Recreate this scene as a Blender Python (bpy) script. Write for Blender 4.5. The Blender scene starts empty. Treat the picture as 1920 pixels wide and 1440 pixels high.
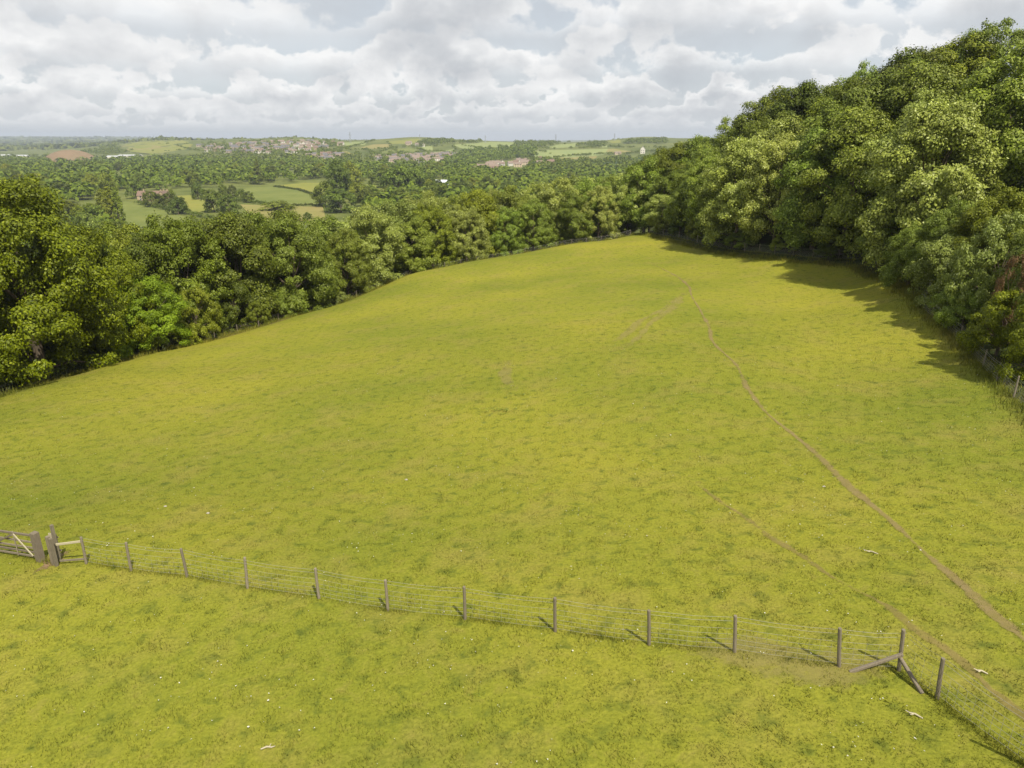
import bpy, math, random
import numpy as np
from mathutils import Vector

random.seed(7)
R = math.radians
sc = bpy.context.scene
COL = sc.collection

# ------------------------------------------------------------------ camera
CZ = 14.0                       # height of the drone above the near pasture
PITCH = 19.1
FPX = 1331.0                    # focal length in photograph pixels (1920 wide)
cd = bpy.data.cameras.new('camera')
cd.sensor_width = 36.0
cd.lens = 36.0 * FPX / 1920.0
cd.clip_start = 0.1
cd.clip_end = 60000
cam = bpy.data.objects.new('camera', cd)
COL.objects.link(cam)
cam.location = (0, 0, CZ)
cam.rotation_euler = (R(90 - PITCH), 0, 0)
sc.camera = cam

# ------------------------------------------------------------------ sky, sun, exposure
SUN_EL, SUN_AZ = 54.0, 154.0    # azimuth clockwise from +Y: behind the camera, to the right
w = bpy.data.worlds.new('World')
sc.world = w
w.use_nodes = True
w.cycles.sampling_method = 'MANUAL'
w.cycles.sample_map_resolution = 256
nt = w.node_tree
nt.nodes.clear()


def NN(t, kind, **kw):
    n = t.nodes.new(kind)
    for k, v in kw.items():
        setattr(n, k, v)
    return n


def LK(t, a, b):
    t.links.new(a, b)


def mth(t, op, a, b=None, clamp=False):
    n = NN(t, 'ShaderNodeMath', operation=op)
    n.use_clamp = clamp
    for i, v in enumerate((a, b)):
        if v is None:
            continue
        if isinstance(v, (int, float)):
            n.inputs[i].default_value = v
        else:
            LK(t, v, n.inputs[i])
    return n.outputs[0]


def noise(t, vec, scale, detail=4.0, rough=0.55, lac=2.0, dist=0.0):
    n = NN(t, 'ShaderNodeTexNoise')
    n.inputs['Scale'].default_value = scale
    n.inputs['Detail'].default_value = detail
    n.inputs['Roughness'].default_value = rough
    n.inputs['Lacunarity'].default_value = lac
    n.inputs['Distortion'].default_value = dist
    if vec is not None:
        LK(t, vec, n.inputs['Vector'])
    return n.outputs['Fac']


def maprange(t, v, a, b, c=0.0, d=1.0):
    n = NN(t, 'ShaderNodeMapRange')
    n.clamp = True
    n.inputs[1].default_value = a
    n.inputs[2].default_value = b
    n.inputs[3].default_value = c
    n.inputs[4].default_value = d
    LK(t, v, n.inputs[0])
    return n.outputs[0]


def ramp(t, fac, stops):
    n = NN(t, 'ShaderNodeValToRGB')
    e = n.color_ramp.elements
    while len(e) < len(stops):
        e.new(0.5)
    for el, (p, c) in zip(e, stops):
        el.position = p
        el.color = (*c, 1) if len(c) == 3 else c
    LK(t, fac, n.inputs[0])
    return n.outputs[0]


def mix(t, fac, a, b, blend='MIX'):
    n = NN(t, 'ShaderNodeMix', data_type='RGBA', blend_type=blend)
    for i, v in ((0, fac), (6, a), (7, b)):
        if isinstance(v, (int, float)):
            n.inputs[i].default_value = v
        elif isinstance(v, tuple):
            n.inputs[i].default_value = (*v, 1)
        else:
            LK(t, v, n.inputs[i])
    return n.outputs[2]


sky = NN(nt, 'ShaderNodeTexSky', sky_type='NISHITA')
sky.sun_disc = False
sky.sun_elevation = R(SUN_EL)
sky.sun_rotation = R(SUN_AZ)
sky.air_density = 1.0
sky.dust_density = 1.5
skyc = mix(nt, 1.0, sky.outputs[0], (0.085, 0.085, 0.085), 'MULTIPLY')

tc = NN(nt, 'ShaderNodeTexCoord')
sep = NN(nt, 'ShaderNodeSeparateXYZ')
LK(nt, tc.outputs['Generated'], sep.inputs[0])
zed = mth(nt, 'MAXIMUM', sep.outputs[2], 0.0)
hl = mth(nt, 'SQRT', mth(nt, 'ADD', mth(nt, 'ADD', mth(nt, 'MULTIPLY', sep.outputs[0], sep.outputs[0]), mth(nt, 'MULTIPLY', sep.outputs[1], sep.outputs[1])), 1e-5))
ux, uy = mth(nt, 'DIVIDE', sep.outputs[0], hl), mth(nt, 'DIVIDE', sep.outputs[1], hl)
slow = noise(nt, tc.outputs['Generated'], 3.1, 2.0, 0.5)
sky_all = mix(nt, 0.72, skyc, (0.56, 0.595, 0.635))


def cloud_row(under, e, H, k):
    """one bank of cumulus: flat grey base at elevation e, heaped bright top about H above it"""
    s_ = 0.62 / H
    cv = NN(nt, 'ShaderNodeCombineXYZ')
    LK(nt, mth(nt, 'MULTIPLY', ux, s_), cv.inputs[0])
    LK(nt, mth(nt, 'MULTIPLY', uy, s_), cv.inputs[1])
    LK(nt, mth(nt, 'ADD', mth(nt, 'MULTIPLY', zed, s_ * 1.5), 7.3 * k + 1.7), cv.inputs[2])
    n_ = noise(nt, cv.outputs[0], 1.0, 6.0, 0.50, 2.15, 0.1)
    v_ = mth(nt, 'DIVIDE', mth(nt, 'SUBTRACT', zed, e), H)
    top = mth(nt, 'SUBTRACT', n_, 0.34)
    dens = mth(nt, 'SUBTRACT', top, mth(nt, 'MULTIPLY', v_, 0.17))
    wob = mth(nt, 'ADD', v_, mth(nt, 'MULTIPLY', mth(nt, 'SUBTRACT', n_, 0.5), 1.6))
    m_ = mth(nt, 'MULTIPLY', maprange(nt, dens, 0.0, 0.045), maprange(nt, wob, -0.55, 0.45))
    rel = mth(nt, 'DIVIDE', mth(nt, 'MULTIPLY', mth(nt, 'MAXIMUM', v_, 0.0), 0.17), mth(nt, 'MAXIMUM', top, 0.05))
    br = mth(nt, 'ADD', mth(nt, 'MULTIPLY', rel, 0.95), mth(nt, 'MULTIPLY', mth(nt, 'SUBTRACT', 0.60, n_), 1.0))
    br = mth(nt, 'ADD', br, maprange(nt, slow, 0.35, 0.65, 0.0, 0.32))
    c_ = ramp(nt, br, [(0.0, (0.39, 0.41, 0.44)), (0.22, (0.475, 0.49, 0.51)), (0.45, (0.63, 0.635, 0.64)), (0.75, (0.80, 0.795, 0.785))])
    return mix(nt, mth(nt, 'MULTIPLY', m_, 0.92), under, c_)


for k_, e_ in enumerate((0.011, 0.025, 0.045, 0.075, 0.118, 0.18, 0.29)):
    sky_all = cloud_row(sky_all, e_, 0.50 * e_ + 0.012, k_)
hz = maprange(nt, sep.outputs[2], 0.0, 0.05, 0.65, 0.0)
sky_all = mix(nt, hz, sky_all, (0.56, 0.575, 0.59))
bg = NN(nt, 'ShaderNodeBackground')
bg.inputs['Strength'].default_value = 1.0
LK(nt, sky_all, bg.inputs[0])
wo = NN(nt, 'ShaderNodeOutputWorld')
LK(nt, bg.outputs[0], wo.inputs[0])

ld = bpy.data.lights.new('sun', 'SUN')
ld.energy = 4.9
ld.angle = R(0.6)
ld.color = (1.0, 0.94, 0.82)
sun = bpy.data.objects.new('sun', ld)
COL.objects.link(sun)
sdir = Vector((math.sin(R(SUN_AZ)) * math.cos(R(SUN_EL)), math.cos(R(SUN_AZ)) * math.cos(R(SUN_EL)), math.sin(R(SUN_EL))))
sun.rotation_euler = sdir.to_track_quat('Z', 'Y').to_euler()
sun.location = (60, -60, 120)

vs = sc.view_settings
vs.view_transform = 'Standard'
vs.look = 'None'
vs.gamma = 1.0
vs.use_curve_mapping = False
vs.exposure = 0.36

cy_ = sc.cycles
cy_.use_denoising = True
cy_.max_bounces = 6
cy_.diffuse_bounces = 3
cy_.glossy_bounces = 2
cy_.transmission_bounces = 3
cy_.transparent_max_bounces = 8
cy_.volume_bounces = 0
sc.render.film_transparent = False

# ------------------------------------------------------------------ helpers
CP, SP = math.cos(R(PITCH)), math.sin(R(PITCH))


def tag(o, label=None, cat=None, group=None, kind=None):
    if label: o['label'] = label
    if cat: o['category'] = cat
    if group: o['group'] = group
    if kind: o['kind'] = kind
    return o


def mesh_np(name, V, F, mats=(), smooth=False, fm=None):
    """F: (n,k) int array, all faces with k corners."""
    V = np.asarray(V, dtype=np.float32)
    F = np.asarray(F, dtype=np.int32)
    me = bpy.data.meshes.new(name)
    n, k = F.shape
    me.vertices.add(len(V))
    me.vertices.foreach_set('co', V.ravel())
    me.loops.add(n * k)
    me.loops.foreach_set('vertex_index', F.ravel())
    me.polygons.add(n)
    me.polygons.foreach_set('loop_start', np.arange(0, n * k, k, dtype=np.int32))
    me.polygons.foreach_set('loop_total', np.full(n, k, dtype=np.int32))
    if fm is not None:
        me.polygons.foreach_set('material_index', np.asarray(fm, dtype=np.int32))
    me.polygons.foreach_set('use_smooth', np.full(n, bool(smooth)))
    for m in mats:
        me.materials.append(m)
    me.update(calc_edges=True)
    return me


def link(name, me, parent=None, loc=None):
    o = bpy.data.objects.new(name, me)
    COL.objects.link(o)
    if parent is not None:
        o.parent = parent
    if loc is not None:
        o.location = loc
    return o


def empty(name, loc, rz=0.0):
    o = bpy.data.objects.new(name, None)
    COL.objects.link(o)
    o.empty_display_size = 0.3
    o.location = loc
    o.rotation_euler = (0, 0, rz)
    return o


class MB:
    """collects polygons of any size, then becomes one mesh"""
    def __init__(self):
        self.v, self.f, self.m = [], [], []

    def add(self, vs_, fs, m=0):
        b = len(self.v)
        self.v += [tuple(p) for p in vs_]
        for f in fs:
            self.f.append([b + i for i in f])
            self.m.append(m)

    def box(self, c, s, m=0, rot=None):
        x, y, z = s[0] / 2, s[1] / 2, s[2] / 2
        P = [Vector((sx * x, sy * y, sz * z)) for sz in (-1, 1) for sy in (-1, 1) for sx in (-1, 1)]
        if rot is not None:
            P = [rot @ p for p in P]
        P = [p + Vector(c) for p in P]
        self.add(P, [(0, 2, 3, 1), (4, 5, 7, 6), (0, 1, 5, 4), (2, 6, 7, 3), (0, 4, 6, 2), (1, 3, 7, 5)], m)

    def bar(self, a, b, w_, h_, m=0, up=Vector((0, 0, 1)), ch=0.0):
        a, b = Vector(a), Vector(b)
        d = (b - a).normalized()
        s = d.cross(up)
        if s.length < 1e-4:
            s = d.cross(Vector((0, 1, 0)))
        s.normalize()
        u = s.cross(d)
        if ch > 0:
            q = [(-w_ / 2 + ch, -h_ / 2), (w_ / 2 - ch, -h_ / 2), (w_ / 2, -h_ / 2 + ch), (w_ / 2, h_ / 2 - ch),
                 (w_ / 2 - ch, h_ / 2), (-w_ / 2 + ch, h_ / 2), (-w_ / 2, h_ / 2 - ch), (-w_ / 2, -h_ / 2 + ch)]
        else:
            q = [(-w_ / 2, -h_ / 2), (w_ / 2, -h_ / 2), (w_ / 2, h_ / 2), (-w_ / 2, h_ / 2)]
        k = len(q)
        P = [a + s * x + u * y for x, y in q] + [b + s * x + u * y for x, y in q]
        F = [(i, (i + 1) % k, k + (i + 1) % k, k + i) for i in range(k)]
        self.add(P, F + [tuple(range(k - 1, -1, -1)), tuple(range(k, 2 * k))], m)

    def tube(self, pts, rad, n=7, m=0, cap=True):
        pts = [Vector(p) for p in pts]
        P = []
        for i, p in enumerate(pts):
            d = (pts[min(i + 1, len(pts) - 1)] - pts[max(i - 1, 0)]).normalized()
            s = d.cross(Vector((0.13, 0.97, 0.21))).normalized()
            u = s.cross(d)
            for k in range(n):
                a = 2 * math.pi * k / n
                P.append(p + (s * math.cos(a) + u * math.sin(a)) * rad[i])
        F = []
        for i in range(len(pts) - 1):
            for k in range(n):
                F.append((i * n + k, i * n + (k + 1) % n, (i + 1) * n + (k + 1) % n, (i + 1) * n + k))
        if cap:
            F.append(tuple(range(n - 1, -1, -1)))
            F.append(tuple((len(pts) - 1) * n + k for k in range(n)))
        self.add(P, F, m)

    def mesh(self, name, mats, smooth=False):
        me = bpy.data.meshes.new(name)
        me.from_pydata(self.v, [], self.f)
        for m in mats:
            me.materials.append(m)
        for p, m in zip(me.polygons, self.m):
            p.material_index = m
            p.use_smooth = smooth
        me.update()
        return me

    def build(self, name, mats, parent=None, loc=None, smooth=False):
        if not isinstance(mats, (list, tuple)):
            mats = [mats]
        return link(name, self.mesh(name, mats, smooth), parent, loc)


# ------------------------------------------------------------------ materials
def newmat(name):
    m = bpy.data.materials.new(name)
    m.use_nodes = True
    t = m.node_tree
    t.nodes.clear()
    out = NN(t, 'ShaderNodeOutputMaterial')
    return m, t, out


def bsdf(t, out, col, rough=0.8, spec=0.25, bump=None, bstr=0.3, bdist=0.02):
    b = NN(t, 'ShaderNodeBsdfPrincipled')
    if isinstance(col, tuple):
        b.inputs['Base Color'].default_value = (*col, 1)
    else:
        LK(t, col, b.inputs['Base Color'])
    b.inputs['Roughness'].default_value = rough
    b.inputs['Specular IOR Level'].default_value = spec
    if bump is not None:
        bn = NN(t, 'ShaderNodeBump')
        bn.inputs['Strength'].default_value = bstr
        bn.inputs['Distance'].default_value = bdist
        LK(t, bump, bn.inputs['Height'])
        LK(t, bn.outputs[0], b.inputs['Normal'])
    if out is not None:
        LK(t, b.outputs[0], out.inputs[0])
    return b


def pos(t):
    return NN(t, 'ShaderNodeNewGeometry').outputs['Position']


def simple(name, c1, c2, scale=3.0, rough=0.85, spec=0.2, bstr=0.3):
    m, t, out = newmat(name)
    tcn = NN(t, 'ShaderNodeTexCoord')
    f = noise(t, tcn.outputs['Object'], scale, 5, 0.6)
    bsdf(t, out, mix(t, maprange(t, f, 0.3, 0.7), c1, c2), rough, spec, f, bstr)
    return m


def pasture_color(t, P):
    """colour of the grazed turf, a function of the place in the world only"""
    flat = NN(t, 'ShaderNodeMapping')
    flat.inputs['Scale'].default_value = (1, 1, 0.0)
    LK(t, P, flat.inputs[0])
    P = flat.outputs[0]
    f1 = noise(t, P, 0.045, 3, 0.55)
    f2 = noise(t, P, 0.30, 4, 0.6)
    f3 = noise(t, P, 1.6, 4, 0.62, 2.0, 0.4)
    f4 = noise(t, P, 9.0, 3, 0.65)
    yel, grn = (0.254, 0.240, 0.028), (0.156, 0.176, 0.020)
    dry, dark = (0.255, 0.202, 0.058), (0.066, 0.092, 0.016)
    c = mix(t, maprange(t, f1, 0.34, 0.66), grn, yel)
    c = mix(t, mth(t, 'MULTIPLY', maprange(t, f2, 0.48, 0.74), 0.48), c, dry)
    c = mix(t, mth(t, 'MULTIPLY', maprange(t, f3, 0.52, 0.74), 0.78), c, dark)
    c = mix(t, mth(t, 'MULTIPLY', maprange(t, f3, 0.46, 0.24), 0.35), c, dry)
    c = mix(t, maprange(t, f4, 0.25, 0.75, 0.0, 1.0), mix(t, 1.0, c, (0.68, 0.71, 0.68), 'MULTIPLY'), mix(t, 1.0, c, (1.22, 1.19, 1.19), 'MULTIPLY'))
    return c, f3, f4


# ground: turf, woodland floor and valley farmland, told apart by the mesh attribute "zone"
M = {}
m, t, out = newmat('turf_ground')
P = pos(t)
c_past, f3, f4 = pasture_color(t, P)
at = NN(t, 'ShaderNodeAttribute')
at.attribute_name = 'zone'
zs = NN(t, 'ShaderNodeSeparateColor')
LK(t, at.outputs['Color'], zs.inputs[0])
lf = noise(t, P, 0.8, 5, 0.65)
litter = mix(t, maprange(t, lf, 0.35, 0.65), (0.045, 0.038, 0.018), (0.05, 0.07, 0.02))
v1 = noise(t, P, 0.004, 5, 0.6)
v2 = noise(t, P, 0.03, 4, 0.6)
vall = mix(t, maprange(t, v1, 0.35, 0.65), (0.095, 0.115, 0.026), (0.16, 0.17, 0.045))
vall = mix(t, mth(t, 'MULTIPLY', maprange(t, v2, 0.45, 0.7), 0.7), vall, (0.06, 0.08, 0.02))
edge = mth(t, 'ADD', zs.outputs[0], mth(t, 'MULTIPLY', mth(t, 'SUBTRACT', lf, 0.5), 0.8))
c = mix(t, maprange(t, edge, 0.35, 0.65), litter, c_past)
c = mix(t, zs.outputs[1], c, vall)
hgt = mth(t, 'ADD', mth(t, 'MULTIPLY', f4, 0.35), f3)
bsdf(t, out, c, 0.95, 0.05, hgt, 0.55, 0.10)
M['ground'] = m

m, t, out = newmat('grass_blade')
c, f3, f4 = pasture_color(t, pos(t))
rnd = NN(t, 'ShaderNodeNewGeometry').outputs['Random Per Island']
c = mix(t, maprange(t, rnd, 0.0, 1.0), mix(t, 1.0, c, (0.60, 0.68, 0.6), 'MULTIPLY'), mix(t, 1.0, c, (1.28, 1.2, 1.3), 'MULTIPLY'))
b = bsdf(t, None, c, 0.8, 0.1)
nv = NN(t, 'ShaderNodeVectorMath', operation='MULTIPLY_ADD')
LK(t, NN(t, 'ShaderNodeNewGeometry').outputs['Normal'], nv.inputs[0])
nv.inputs[1].default_value = (0.45, 0.45, 0.45)
nv.inputs[2].default_value = (0, 0, 0.7)
nn_ = NN(t, 'ShaderNodeVectorMath', operation='NORMALIZE')
LK(t, nv.outputs[0], nn_.inputs[0])
LK(t, nn_.outputs[0], b.inputs['Normal'])
tr = NN(t, 'ShaderNodeBsdfTranslucent')
LK(t, c, tr.inputs[0])
mx = NN(t, 'ShaderNodeMixShader')
mx.inputs[0].default_value = 0.35
LK(t, b.outputs[0], mx.inputs[1])
LK(t, tr.outputs[0], mx.inputs[2])
LK(t, mx.outputs[0], out.inputs[0])
M['blade'] = m


def patch_mat(name, c1, c2, stripe=0.0):
    m, t, out = newmat(name)
    P = pos(t)
    a = noise(t, P, 0.02, 4, 0.6)
    b_ = noise(t, P, 0.2, 4, 0.6)
    c = mix(t, maprange(t, a, 0.35, 0.65), c1, c2)
    c = mix(t, mth(t, 'MULTIPLY', maprange(t, b_, 0.45, 0.7), 0.3), c, tuple(x * 0.65 for x in c1))
    bsdf(t, out, c, 0.95, 0.05, b_, 0.3, 0.4)
    return m


M['f_green'] = patch_mat('meadow_green', (0.125, 0.150, 0.036), (0.175, 0.19, 0.05))
M['f_yel'] = patch_mat('meadow_yellow', (0.225, 0.215, 0.045), (0.17, 0.19, 0.04))
M['f_dry'] = patch_mat('meadow_dry', (0.25, 0.205, 0.075), (0.21, 0.20, 0.06))
M['f_pale'] = patch_mat('meadow_pale', (0.20, 0.24, 0.085), (0.24, 0.26, 0.09))
M['f_brown'] = patch_mat('spoil_earth', (0.21, 0.145, 0.085), (0.18, 0.135, 0.075))
M['f_scrub'] = patch_mat('scrub', (0.055, 0.085, 0.03), (0.075, 0.105, 0.035))


def path_mat(name, c1, c2, strength):
    """bare earth worn into turf; its ragged margin lets the turf below through"""
    m, t, out = newmat(name)
    P = pos(t)
    uv = NN(t, 'ShaderNodeAttribute')
    uv.attribute_name = 'across'
    n1 = noise(t, P, 3.2, 5, 0.65)
    n2 = noise(t, P, 0.5, 3, 0.5)
    c = mix(t, maprange(t, n1, 0.35, 0.65), c1, c2)
    b = bsdf(t, None, c, 0.95, 0.05, n1, 0.5, 0.03)
    tr = NN(t, 'ShaderNodeBsdfTransparent')
    e = mth(t, 'ADD', uv.outputs['Fac'], mth(t, 'MULTIPLY', mth(t, 'SUBTRACT', n1, 0.5), 2.4))
    e = mth(t, 'ADD', e, mth(t, 'MULTIPLY', mth(t, 'SUBTRACT', n2, 0.5), 2.2))
    a = mth(t, 'MULTIPLY', maprange(t, e, 0.25, 0.85), strength)
    mx = NN(t, 'ShaderNodeMixShader')
    LK(t, a, mx.inputs[0])
    LK(t, tr.outputs[0], mx.inputs[1])
    LK(t, b.outputs[0], mx.inputs[2])
    LK(t, mx.outputs[0], out.inputs[0])
    return m


M['path'] = path_mat('trodden_earth', (0.31, 0.22, 0.115), (0.26, 0.20, 0.075), 0.55)
M['path_faint'] = path_mat('faint_trodden_earth', (0.30, 0.22, 0.09), (0.23, 0.18, 0.06), 0.5)
M['path_dry'] = path_mat('dry_wheel_track', (0.34, 0.27, 0.10), (0.29, 0.25, 0.08), 0.42)
M['earth'] = path_mat('bare_red_earth', (0.27, 0.17, 0.10), (0.20, 0.14, 0.08), 0.95)


def wood_mat(name, c1, c2):
    m, t, out = newmat(name)
    tcn = NN(t, 'ShaderNodeTexCoord')
    mp = NN(t, 'ShaderNodeMapping')
    mp.inputs['Scale'].default_value = (9, 9, 1.2)
    LK(t, tcn.outputs['Object'], mp.inputs[0])
    f = noise(t, mp.outputs[0], 4.0, 6, 0.65)
    oi = NN(t, 'ShaderNodeObjectInfo')
    c = mix(t, maprange(t, f, 0.3, 0.7), c1, c2)
    c = mix(t, mth(t, 'MULTIPLY', oi.outputs['Random'], 0.45), c, tuple(x * 0.55 for x in c1))
    bsdf(t, out, c, 0.9, 0.15, f, 0.5, 0.01)
    return m


M['wood'] = wood_mat('weathered_timber', (0.155, 0.13, 0.09), (0.28, 0.24, 0.17))
M['wood_pale'] = wood_mat('pale_sawn_timber', (0.42, 0.37, 0.25), (0.52, 0.46, 0.32))
M['wood_grey'] = wood_mat('grey_timber', (0.165, 0.135, 0.095), (0.28, 0.235, 0.17))
M['bark'] = simple('bark', (0.075, 0.058, 0.04), (0.14, 0.11, 0.075), 2.5, 0.95, 0.1, 0.8)
m, t, out = newmat('galvanised_wire')
b = bsdf(t, out, (0.42, 0.41, 0.35), 0.55, 0.3)
b.inputs['Metallic'].default_value = 0.5
M['wire'] = m
M['white_bit'] = simple('white_petal', (0.58, 0.57, 0.48), (0.45, 0.43, 0.33), 30)
M['stone'] = simple('pale_stone', (0.42, 0.38, 0.30), (0.30, 0.27, 0.21), 12)


def leaf_mat(name, dark, mid, pale, transl=0.15, spec=0.24):
    m, t, out = newmat(name)
    g = NN(t, 'ShaderNodeNewGeometry')
    oi = NN(t, 'ShaderNodeObjectInfo')
    r = g.outputs['Random Per Island']
    c = ramp(t, r, [(0.0, dark), (0.55, mid), (0.86, mid), (1.0, pale)])
    # each tree leans a little lighter or yellower than the next
    hs = NN(t, 'ShaderNodeHueSaturation')
    hs.inputs['Saturation'].default_value = 1.1
    LK(t, c, hs.inputs['Color'])
    LK(t, maprange(t, oi.outputs['Random'], 0, 1, 0.493, 0.517), hs.inputs['Hue'])
    mul = NN(t, 'ShaderNodeMath', operation='MULTIPLY')
    LK(t, oi.outputs['Random'], mul.inputs[0])
    mul.inputs[1].default_value = 7.31
    fr = mth(t, 'FRACT', mul.outputs[0])
    ta = NN(t, 'ShaderNodeAttribute')
    ta.attribute_name = 'tint'
    val = mth(t, 'MULTIPLY', maprange(t, fr, 0, 1, 0.70, 1.12), maprange(t, ta.outputs['Fac'], 0, 1, 0.72 if name != 'leaf_far' else 1.0, 1.28))
    LK(t, val, hs.inputs['Value'])
    c = hs.outputs[0]
    b = bsdf(t, None, c, 0.55, spec)
    tr = NN(t, 'ShaderNodeBsdfTranslucent')
    LK(t, mix(t, 1.0, c, (1.25, 1.3, 0.6), 'MULTIPLY'), tr.inputs[0])
    mx = NN(t, 'ShaderNodeMixShader')
    mx.inputs[0].default_value = transl
    LK(t, b.outputs[0], mx.inputs[1])
    LK(t, tr.outputs[0], mx.inputs[2])
    LK(t, mx.outputs[0], out.inputs[0])
    return m


LEAF = {
    'sycamore': leaf_mat('leaf_sycamore', (0.095, 0.125, 0.017), (0.205, 0.245, 0.042), (0.40, 0.43, 0.15)),
    'pale': leaf_mat('leaf_pale', (0.140, 0.168, 0.030), (0.295, 0.325, 0.080), (0.50, 0.53, 0.24)),
    'olive': leaf_mat('leaf_olive', (0.090, 0.108, 0.013), (0.190, 0.212, 0.028), (0.31, 0.33, 0.08)),
    'dark': leaf_mat('leaf_dark', (0.058, 0.078, 0.011), (0.125, 0.152, 0.022), (0.24, 0.27, 0.07)),
    'bright': leaf_mat('leaf_bright', (0.085, 0.132, 0.013), (0.170, 0.235, 0.026), (0.27, 0.34, 0.06)),
    'maple': leaf_mat('leaf_maple', (0.070, 0.084, 0.008), (0.168, 0.182, 0.016), (0.32, 0.33, 0.05)),
    'beech': leaf_mat('leaf_beech', (0.072, 0.082, 0.012), (0.145, 0.155, 0.022), (0.22, 0.21, 0.045)),
    'russet': leaf_mat('leaf_russet', (0.105, 0.060, 0.030), (0.180, 0.110, 0.055), (0.25, 0.17, 0.10)),
    'far': leaf_mat('leaf_far', (0.068, 0.092, 0.015), (0.145, 0.170, 0.028), (0.21, 0.22, 0.04), 0.15, 0.1),
}
WORDS = {'sycamore': 'green sycamore', 'pale': 'pale-leaved green tree', 'olive': 'olive green tree', 'dark': 'dark green tree',
         'bright': 'bright fresh green tree', 'maple': 'yellow-green maple', 'beech': 'brownish green beech', 'russet': 'russet shrub'}

# ------------------------------------------------------------------ terrain
def ray(px, py):
    x, y = (px - 960) / FPX, (py - 720) / FPX
    return x, CP - y * SP, -(y * CP + SP)


CTRL = []


def vis(px, py, z):               # a ground point seen in the photograph, z below the camera
    x, fy, fz = ray(px, py)
    d = z / fz
    CTRL.append((x * d, fy * d, z))


def hid(px, d, z):                # a ground point at depth d in the direction of column px
    y = (-z / d - SP) / CP
    CTRL.append(((px - 960) / FPX * d, d * (CP - y * SP), z))


for a in [(155, 1057, -15.0), (462, 1103, -14.7), (872, 1160, -14.0), (1215, 1210, -13.3), (1573, 1250, -12.7), (1685, 1258, -12.55),
          (1757, 1310, -12.5), (0, 1440, -14.6), (960, 1440, -13.3), (1920, 1440, -12.0), (0, 900, -18), (500, 900, -16.6),
          (100, 715, -22.3), (300, 660, -23.0), (530, 600, -23.5), (745, 525, -22.9), (960, 900, -15.3), (1400, 900, -14.2), (1900, 950, -13), (960, 770, -16), (960, 600, -17.2), (1300, 540, -16),
          (1300, 700, -15), (500, 720, -19), (1900, 745, -13.5), (1800, 640, -14), (1640, 505, -14.3), (1500, 492, -15),
          (1350, 475, -16.2), (0, 745, -22), (200, 685, -22.6), (410, 635, -23.3), (650, 565, -23.3), (900, 490, -21.6),
          (1050, 462, -20), (1190, 440, -18.4), (900, 520, -19.5), (900, 560, -18.4), (750, 560, -20.2), (650, 600, -20.6), (1050, 490, -18.5),
          (1190, 460, -17.4), (500, 640, -21.2), (350, 680, -21.2)]:
    vis(*a)
for a in [(0, 85, -31), (200, 97, -31), (410, 112, -32), (650, 132, -32), (900, 156, -30), (1050, 165, -28), (1190, 172, -24),
          (-400, 80, -30), (1350, 140, -14), (1500, 120, -9), (1500, 180, -3), (1640, 105, -7), (1640, 160, 1), (1900, 62, -10),
          (1900, 100, -1.0), (1900, 160, 9), (2200, 45, -11), (2200, 120, 3), (2600, 40, -10), (1250, 200, -19), (1250, 300, -32),
          (1500, 300, 0), (1500, 600, -8), (1900, 300, 12), (1900, 700, 15), (2600, 200, 14), (2600, 700, 18)]:
    hid(*a)
for px, zs_ in {-900: (-42, -53, -55, -52, -52), -300: (-44, -54, -55, -51, -52), 100: (-45, -55, -54, -50, -51), 400: (-45, -55, -53, -50, -49),
                700: (-43, -54, -52, -50, -48), 950: (-38, -52, -51, -50, -48), 1200: (-28, -44, -48, -49, -47)}.items():
    for d, z in zip((200, 300, 560, 900, 1250), zs_):
        hid(px, d, z)
for a in [(770, 1600, -44), (500, 1610, -42), (300, 1700, -48), (950, 1650, -42), (1100, 1765, -36), (800, 1900, -32), (450, 2160, -21),
          (270, 2200, -45), (1200, 1900, -32), (780, 2600, 4), (930, 2500, -11), (1100, 2550, -12), (1220, 2600, 3), (560, 2700, 1),
          (440, 2600, -5), (290, 2960, -8), (650, 2600, -8), (1020, 2550, -14), (180, 2700, -40), (100, 2500, -52), (0, 2700, -55), (-400, 2700, -55), (-900, 2700, -55),
          (0, 5150, -50), (-400, 5150, -50), (200, 5150, -45), (400, 4500, -50), (700, 4500, -60), (1000, 4500, -60), (1300, 4500, -30),
          (0, 9000, -4), (-500, 9000, -4), (300, 9000, -8), (700, 9000, -42), (1100, 9000, -42), (-500, 13000, 34), (0, 13000, 34),
          (300, 13000, 12), (700, 13000, -40), (1100, 13000, -40), (1500, 2500, 10), (1500, 9000, 10), (1900, 3000, 25), (1900, 12000, 30), (1500, 13000, 10)]:
    hid(*a)
for r, z0 in ((12, -12.7), (40, -11.5), (120, -8), (500, -2), (2500, 5), (13000, 25)):
    for az in (80, 115, 150, 180, 210, 245, 280):
        X, Y = r * math.sin(R(az)), r * math.cos(R(az))
        CTRL.append((X, Y, z0 + 0.09 * max(min(X, 60), -110)))
CTRL = np.array(CTRL)


def warp(X, Y):
    r = np.hypot(X, Y) + 1e-9
    s = np.arcsinh(r / 45.0) / r
    return np.stack([X * s, Y * s], -1)


def kern(a, b):
    d2 = ((a[:, None, :] - b[None, :, :]) ** 2).sum(-1)
    return 0.5 * d2 * np.log(d2 + 1e-12)


CW = warp(CTRL[:, 0], CTRL[:, 1])
nC = len(CW)
A = np.zeros((nC + 3, nC + 3))
A[:nC, :nC] = kern(CW, CW) + np.eye(nC) * 1e-5
A[:nC, nC] = 1
A[:nC, nC + 1:] = CW
A[nC:, :nC] = A[:nC, nC:].T
SOL = np.linalg.solve(A, np.concatenate([CTRL[:, 2], np.zeros(3)]))


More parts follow.
